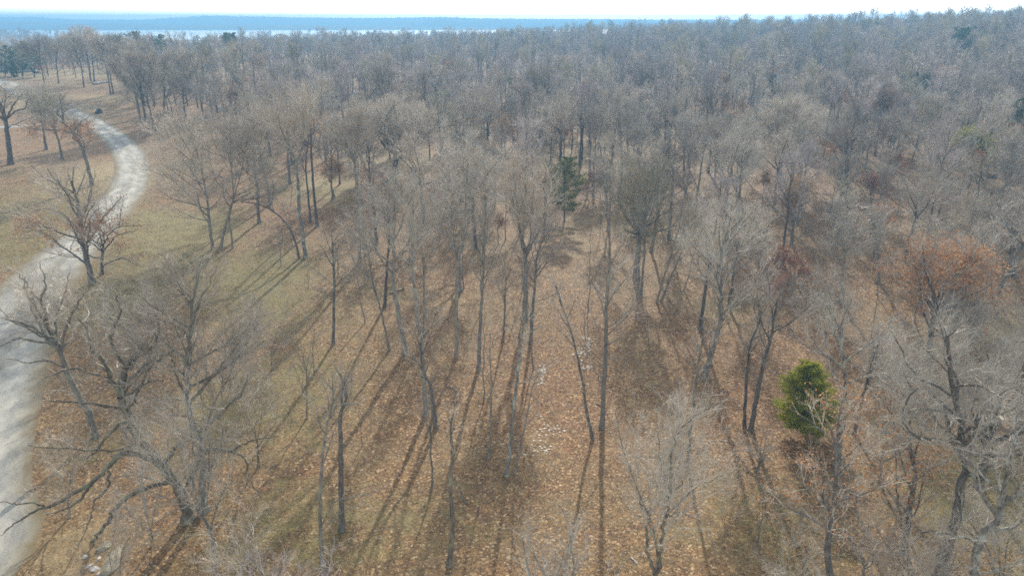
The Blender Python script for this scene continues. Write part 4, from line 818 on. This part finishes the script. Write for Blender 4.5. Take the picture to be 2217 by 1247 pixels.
def gn_stuff(name, P, src, sizes, label, cat, seed=0):
    me = bpy.data.meshes.new(name); P = np.asarray(P, np.float32); me.vertices.add(len(P)); me.vertices.foreach_set("co", P.ravel()); me.update()
    a_ = me.attributes.new('size', 'FLOAT', 'POINT'); a_.data.foreach_set('value', np.asarray(sizes, np.float32))
    o = link(name, me); ng = bpy.data.node_groups.new(name, 'GeometryNodeTree')
    ng.interface.new_socket("Geometry", in_out='INPUT', socket_type='NodeSocketGeometry'); ng.interface.new_socket("Geometry", in_out='OUTPUT', socket_type='NodeSocketGeometry')
    I = ng.nodes.new("NodeGroupInput"); O = ng.nodes.new("NodeGroupOutput"); ci = ng.nodes.new("GeometryNodeCollectionInfo"); ci.inputs[0].default_value = src; ci.inputs[1].default_value = True; ci.inputs[2].default_value = True
    na = ng.nodes.new('GeometryNodeInputNamedAttribute'); na.data_type = 'FLOAT'; na.inputs['Name'].default_value = 'size'; ip = ng.nodes.new("GeometryNodeInstanceOnPoints"); ip.inputs['Pick Instance'].default_value = True
    rv = ng.nodes.new("FunctionNodeRandomValue"); rv.data_type = 'FLOAT_VECTOR'; rv.inputs[0].default_value = (-.04, -.04, 0); rv.inputs[1].default_value = (.04, .04, 6.283); rv.inputs['Seed'].default_value = seed
    l = ng.links.new; l(I.outputs[0], ip.inputs['Points']); l(ci.outputs[0], ip.inputs['Instance']); l(rv.outputs[0], ip.inputs['Rotation']); l(na.outputs['Attribute'], ip.inputs['Scale']); l(ip.outputs[0], O.inputs[0])
    md = o.modifiers.new("scatter", 'NODES'); md.node_group = ng; tag(o, label, cat, kind='stuff'); return o
taken += [(x, y, 2.8) for x, y in spots[:NIND]]
def gap_far(x, y):
    if y < 160 or open_ground(x, y): return None
    z = float(ground_z(x, y))
    if y > 450 and z < LAKE + .8: return None
    return 4.6 if y < 420 else (7 if y < 620 else 10)
far_sp = spots[NIND:] + scatter(160, 620, gap_far, lambda x, y: True, umax=.86, tries=42000)
def gap_vfar(x, y):
    if y < 620 or float(ground_z(x, y)) < LAKE + .6: return None
    return 9 if x / y < -.45 else 13
far_sp += scatter(620, 1500, gap_vfar, lambda x, y: True, umax=1.0, tries=24000)
FP = np.array(far_sp); FP = np.column_stack([FP, ground_z(FP[:, 0], FP[:, 1]) - .2])
fu = np.clip((FP[:, 0] / FP[:, 1] + .12) / .3, 0, 1); lo = .60 + .18 * fu; hi = .88 + .24 * fu
fs = lo + (hi - lo) * rs.rand(len(FP)) ** 1.2; fs[rs.rand(len(FP)) < .04] *= 1.22; lf_ = (FP[:, 0] / FP[:, 1] < -.42) & (FP[:, 1] > 205); fs[lf_] = rs.uniform(.48, .74, lf_.sum()) * np.where(rs.rand(lf_.sum()) < .07, 1.4, 1); fs[FP[:, 1] < 205] = rs.uniform(.8, 1.1, int((FP[:, 1] < 205).sum()))
gn_stuff("far_woodland", FP, SRC, fs, "dense leafless woodland rolling away to the skyline and lakeshore", "woodland")
print("counts", len(spots), len(lsp), len(FP), len(HERO))

# undergrowth: whippy brush on the right slope and between the trees
BSRC = bpy.data.collections.new("brush_source")
for i in range(5):
    T = Tree(400 + i, ((0, 0, .9), (1.3, 1.3, 1.2)), dict(UP, tww=.016, tw=1.1, twl=.6, sub=2, maxl=2, sp=(.3, .3, .3)))
    for j in range(7):
        az = j * .9 + i; an = .2 + .5 * ((j * 37 + i * 11) % 10) / 10; T.limb((.25 * math.cos(az), .25 * math.sin(az), -.05), (math.cos(az) * math.sin(an), math.sin(az) * math.sin(an), math.cos(an)), 1.2 + .13 * j, .014, 1)
    v, q = T.tube_mesh((1, 2)); v3, q3, e = T.twig_mesh(); BSRC.objects.link(bpy.data.objects.new("brush_clump", mesh_np("brush_clump", np.concatenate([v, v3]), [q, q3 + len(v)], M[('twig', 'twig_pink', 'twig', 'twig_olive', 'twig')[i]])))
bp_ = []
for _ in range(9000):
    y = math.sqrt(rs.uniform(24 ** 2, 200 ** 2)); u = rs.uniform(-.8, .84); x = u * (y + 6)
    dn = .10 + .5 * max(0, min(1, (u - .1) * 2.2)) + .25 * (y > 110)
    nz = math.sin(x * .21 + 1) * math.sin(y * .17 + x * .05) * .5 + .5
    if open_ground(x, y) or near_road(x, y, 1.5) or (y < 60 and u < .25): continue
    if rs.rand() < dn * nz * 1.1: bp_.append((x, y, float(ground_z(x, y))))
gn_stuff("underbrush", bp_, BSRC, rs.uniform(.5, 1.35, len(bp_)), "thin bare brush scattered over the leaf litter between trees", "undergrowth", 5)

# fallen leaves lying loose on the litter
def litter():
    r = np.random.RandomState(8); n = 640000
    y = np.sqrt(r.uniform(21 ** 2, 100 ** 2, n)); u = r.uniform(-.80, .80, n); x = u * (y + 5)
    dens = .5 + .3 * np.sin(x * .5 + np.sin(y * .37) * 2) * np.sin(y * .41 + 1.7 * np.sin(x * .23)) + .3 * np.sin(x * 1.7 + 2 * np.sin(y * .9)) * np.sin(y * 1.9 + 2 * np.sin(x * 1.1))
    for h in HERO[:]:
        if h[1] < 75: dens = dens + .5 * np.exp(-((x - h[0]) ** 2 + (y - h[1]) ** 2) / .9)
    k = (r.rand(n) < dens)
    d = np.min((RP[None, :, 0] - x[:, None].astype(np.float32)[:1]) ** 2) if 0 else None
    x, y = x[k], y[k]; keep = np.ones(len(x), bool); lim = 1 - .42 * r.rand(len(x)) ** 3.0 * (r.rand(len(x)) < .5)
    for cx_, cy_, cr_ in RP[::3]: keep &= (x - cx_) ** 2 + (y - cy_) ** 2 > ((cr_ + .1) * lim) ** 2
    x, y = x[keep], y[keep]; e = np.stack([x, y, ground_z(x, y) + .035], 1)
    v, q = quads(r, e, .078, .62); zc = np.repeat(e[:, 2], 4); v[:, 2] = np.maximum(v[:, 2], zc - .02)
    me = mesh_np("fallen_leaves", v, [q], M['litter']); o = link("fallen_leaves", me); tag(o, "loose brown and pale fallen leaves strewn over the woodland floor", "fallen leaves", kind='stuff')
M['litter'] = leaf_mat("litter_leaf", [(0, (.11, .055, .022)), (.35, (.23, .12, .042)), (.75, (.36, .21, .08)), (.94, (.46, .32, .165)), (1, (.62, .49, .31))], .6, 0)
litter()

# ------------------------------------------------------------------ rocks, log, post, puddles
def rock_mat(name, a, b_):
    m, t, b = newmat(name); tc = N(t, "ShaderNodeTexCoord"); n = N(t, "ShaderNodeTexNoise", Scale=3.0, Detail=8.0, Roughness=.7); t.links.new(tc.outputs['Object'], n.inputs['Vector'])
    r = ramp(t, n.outputs[0], [(.35, a), (.65, b_)]); t.links.new(r.outputs[0], b.inputs['Base Color']); b.inputs['Roughness'].default_value = .9
    bp = N(t, "ShaderNodeBump", Strength=.6, Distance=.04); t.links.new(n.outputs[0], bp.inputs['Height']); t.links.new(bp.outputs[0], b.inputs['Normal']); return m
M['sandstone'] = rock_mat("sandstone", (.20, .18, .12), (.38, .34, .25)); M['dark_rock'] = rock_mat("dark_rock", (.03, .032, .034), (.13, .13, .125)); M['log'] = rock_mat("weathered_wood", (.38, .36, .33), (.62, .60, .56))
def rock(name, label, px, size, mat, seed, rot=0, flat=.0, group=None, cat='rock'):
    r = np.random.RandomState(seed); bm = bmesh.new(); bmesh.ops.create_icosphere(bm, subdivisions=4, radius=.5)
    ph = r.rand(4, 3) * 6; dirs = r.normal(size=(13, 3)); dirs /= np.linalg.norm(dirs, axis=1)[:, None]; off = r.uniform(.24, .42, 13)
    for v in bm.verts:
        c = np.array(v.co)
        for dd, o_ in zip(dirs, off):                      # broken flat faces
            k = c @ dd
            if k > o_: c = c - dd * (k - o_)
        c = c * (1 + .02 * math.sin(c[0] * 24 + ph[0, 0]) + .02 * math.sin(c[1] * 27 + ph[1, 1])) * 1.25; v.co = c * size
    me = bpy.data.meshes.new(name); bm.to_mesh(me); bm.free(); me.materials.append(M[mat]); me.polygons.foreach_set("use_smooth", [False] * len(me.polygons))
    B = hit(*px); o = link(name, me, loc=(B[0], B[1], B[2] + size[2] * .1)); o.rotation_euler = (r.normal(0, .06), r.normal(0, .06), rot); tag(o, label, cat, group); return o
rock("sandstone_slab", "large flat tan sandstone slab at the bottom left, lit on top", (240, 1222), (.85, 2.1, .5), 'sandstone', 1, .15)
rock("rock", "single tan rock just above the flat sandstone slab", (225, 1184), (.65, .6, .4), 'sandstone', 2, .5)
for i, (p, s_, lb) in enumerate([((205, 1232), (.5, .35, .16), "pale flat rock fragment lying closest left of the sandstone slab"), ((192, 1226), (.45, .2, .14), "long thin pale rock fragment left of the sandstone slab"),
                            ((213, 1210), (.4, .16, .14), "narrow pale rock sliver between the single tan rock and the fragments"), ((184, 1206), (.3, .24, .14), "small pale rock chip highest among the fragments"), ((215, 1243), (.34, .16, .14), "pale rock sliver at the very bottom edge")]):
    rock("rock_fragment", lb, p, s_, 'log', 10 + i, i * .8, group="broken rock by the sandstone slab")
rock("boulder", "dark round boulder alone on the open slope above the road bend", (213, 246), (1.6, 1.4, 1.5), 'dark_rock', 30)
rock("boulder", "low dark mossy boulder beside the squat ivy-clad tree", (2135, 384), (2.4, 1.6, 1.0), 'dark_rock', 31)
def log_(name, label, pa, pb, r0, r1, mat, jag=.05):
    A, Bp = hit(*pa), hit(*pb); n = 12; T = Tree(9, ((0, 0, 1), (1, 1, 1)), {}); rr = np.random.RandomState(3)
    P = [A + (Bp - A) * i / n for i in range(n + 1)]
    for p in P: p[2] = float(ground_z(p[0], p[1])) + r0 * .8; p[:2] += rr.normal(0, jag, 2)
    T.tubes.append(([tuple(p - A) for p in P], list(np.linspace(r0, r1, n + 1)), 1)); L = float(np.linalg.norm(Bp - A))
    for k in (3, 7):                                       # broken branch stubs
        q = P[k] - A; T.tubes.append(([tuple(q), tuple(q + [.1, -.15, r0 * 2.]), ], [r0 * .35, r0 * .2], 2))
    v, q = T.tube_mesh((1, 2)); o = link(name, mesh_np(name, v, [q], M[mat], True), loc=A); tag(o, label, "log"); return o
log_("fallen_log", "long pale weathered log lying on the open slope, upper left", (201, 184), (236, 179), .34, .24, 'log')
log_("fallen_branch", "dark dead branch lying on the litter behind the silvery fan tree", (842, 638), (876, 626), .09, .05, 'bark_dark')
log_("fallen_branch", "short pale stick lying on open litter right of the bottom middle crown", (1366, 1206), (1380, 1222), .04, .03, 'log', .01)
def post(px, h, label):
    B = hit(*px); bm = bmesh.new(); bmesh.ops.create_cone(bm, cap_ends=True, segments=12, radius1=.16, radius2=.16, depth=h, matrix=__import__('mathutils').Matrix.Translation((0, 0, h / 2)))
    bmesh.ops.create_cone(bm, cap_ends=True, segments=12, radius1=.18, radius2=.05, depth=.14, matrix=__import__('mathutils').Matrix.Translation((0, 0, h + .07)))
    me = bpy.data.meshes.new("marker_post"); bm.to_mesh(me); bm.free(); m, t, b = newmat("white_paint"); b.inputs['Base Color'].default_value = (.8, .8, .78, 1); b.inputs['Roughness'].default_value = .5
    me.materials.append(m); tag(link("marker_post", me, loc=B), label, "post")
post((21, 166), 1.6, "short white post standing at the road crest, far left")
for k in range(16):
    py_ = rs.uniform(480, 1180); px_ = rs.uniform(560, 2150); q = rs.normal(0, 14)
    T = Tree(700 + k, ((0, 0, .2), (1.6, 1.6, .4)), dict(GN, tww=.012, tw=.5, twl=.4, sub=1, maxl=2, sp=(.6, .5, .4), trop=.02)); a = rs.uniform(0, 6.28)
    T.limb((0, 0, .06), (math.cos(a), math.sin(a), .02), rs.uniform(1.2, 2.6), rs.uniform(.03, .055), 1); v, q4 = T.tube_mesh((1, 2, 3)); v3, q3, e = T.twig_mesh()
    tag(link("fallen_branch", mesh_np("fallen_branch", np.concatenate([v, v3]), [q4, q3 + len(v)], M['bark' if k % 2 else 'bark_pale']), loc=hit(px_, py_)), "dead branch shed onto the leaf litter among the trees", "branch", "dead branches on the litter")
# grey-roofed house showing behind the road crest
def house():
    B = hit(-6, 158); B = np.array([B[0], B[1] + 9, float(ground_z(B[0], B[1] + 9)) - .2]); root = bpy.data.objects.new("house", None); COL.objects.link(root); root.location = B; root.rotation_euler.z = .25
    tag(root, "grey-roofed house mostly hidden behind evergreens at the far left", "house")
    def box(name, x0, x1, y0, y1, z0, z1, col, par):
        bm = bmesh.new(); bmesh.ops.create_cube(bm, size=1)
        for v in bm.verts: v.co = (x0 + (v.co.x + .5) * (x1 - x0), y0 + (v.co.y + .5) * (y1 - y0), z0 + (v.co.z + .5) * (z1 - z0))
        me = bpy.data.meshes.new(name); bm.to_mesh(me); bm.free(); m, t, b = newmat(name + "_paint"); b.inputs['Base Color'].default_value = (*col, 1); b.inputs['Roughness'].default_value = .8
        me.materials.append(m); return link(name, me, par)
    box("wall", -6, 6, -4, 4, 0, 3.0, (.38, .36, .32), root)
    me = bpy.data.meshes.new("roof"); me.from_pydata([(-6.6, -4.7, 2.85), (6.6, -4.7, 2.85), (6.6, 0, 5.3), (-6.6, 0, 5.3), (-6.6, 4.7, 2.85), (6.6, 4.7, 2.85), (-6.6, 0, 5.05), (6.6, 0, 5.05)], [], [(0, 1, 2, 3), (3, 2, 5, 4), (0, 3, 4, 6), (1, 7, 5, 2), (0, 6, 7, 1), (6, 4, 5, 7)])
    me.materials.append(M['sandstone']); link("roof", me, root)
    for x in (-3.8, 1.2, 3.8): box("window", x - .6, x + .6, -4.06, -3.98, 1.0, 2.2, (.05, .06, .07), root)
    box("door", -1.6, -.7, -4.06, -3.98, 0, 2.1, (.2, .12, .08), root)
house()
def puddle(pts, seed, label=None):
    m = M.get('puddle')
    if m is None:
        m, t, b = newmat("painted_wet_shine"); b.inputs['Base Color'].default_value = (.52, .49, .42, 1); b.inputs['Roughness'].default_value = .6; b.inputs['Specular IOR Level'].default_value = .35; M['puddle'] = m  # pale base colour stands in for bright sky reflected on the wet patches
        tc = N(t, "ShaderNodeTexCoord"); n = N(t, "ShaderNodeTexNoise", Scale=5.0, Detail=6.0); t.links.new(tc.outputs['Object'], n.inputs['Vector']); bp = N(t, "ShaderNodeBump", Strength=.5, Distance=.03); t.links.new(n.outputs[0], bp.inputs['Height']); t.links.new(bp.outputs[0], b.inputs['Normal'])
    r = np.random.RandomState(seed); V = []; F = []
    for (px, py, rx, ry, k) in pts:
        c = hit(px, py)
        for j in range(k * 5):
            cx_, cy_ = c[0] + r.normal(0, rx), c[1] + r.normal(0, ry); rad = r.uniform(.02, .085); n = 11; b0 = len(V); V.append((cx_, cy_, 0))
            for i in range(n):
                a = i / n * 6.283; q = rad * r.uniform(.5, 1.2); V.append((cx_ + math.cos(a) * q * 1.3, cy_ + math.sin(a) * q, 0))
            F += [(b0, b0 + 1 + i, b0 + 1 + (i + 1) % n) for i in range(n)]
    V = np.array(V); V[:, 2] = ground_z(V[:, 0], V[:, 1]) + .03; me = mesh_np("puddle", V, [np.array(F)], m); tag(link("puddle", me), kind='structure')
puddle([(1272, 742, .25, .5, 10), (1262, 765, .4, .5, 8), (1270, 795, .3, .4, 5)], 1)
puddle([(1176, 805, .2, .5, 7), (1172, 822, .2, .3, 4)], 2)
puddle([(1450, 519, .5, .25, 9), (1470, 512, .6, .25, 6)], 3)
puddle([(736, 362, .7, .4, 14), (752, 357, .7, .4, 8), (722, 368, .6, .25, 6)], 4)
puddle([(1190, 935, .6, .8, 7), (1170, 975, .5, .5, 5)], 5)

# ------------------------------------------------------------------ air
def haze(dens):
    me = bpy.data.meshes.new("haze"); x, y0, y1, z0, z1 = 3300, -150, 3000, -14, 46
    me.from_pydata([(-x, y0, z0), (x, y0, z0), (x, y1, z0), (-x, y1, z0), (-x, y0, z1), (x, y0, z1), (x, y1, z1), (-x, y1, z1)], [], [(0, 3, 2, 1), (4, 5, 6, 7), (0, 1, 5, 4), (1, 2, 6, 5), (2, 3, 7, 6), (3, 0, 4, 7)])
    m = bpy.data.materials.new("haze"); m.use_nodes = True; t = m.node_tree; t.nodes.clear(); o = t.nodes.new("ShaderNodeOutputMaterial"); v = t.nodes.new("ShaderNodeVolumePrincipled")
    v.inputs['Color'].default_value = (.22, .50, .80, 1); v.inputs['Density'].default_value = dens; v.inputs['Anisotropy'].default_value = .2
    t.links.new(v.outputs[0], o.inputs['Volume']); me.materials.append(m); tag(link("haze", me), "thin blue winter haze filling the air to the far hills", "haze", kind='stuff')
haze(.0009)
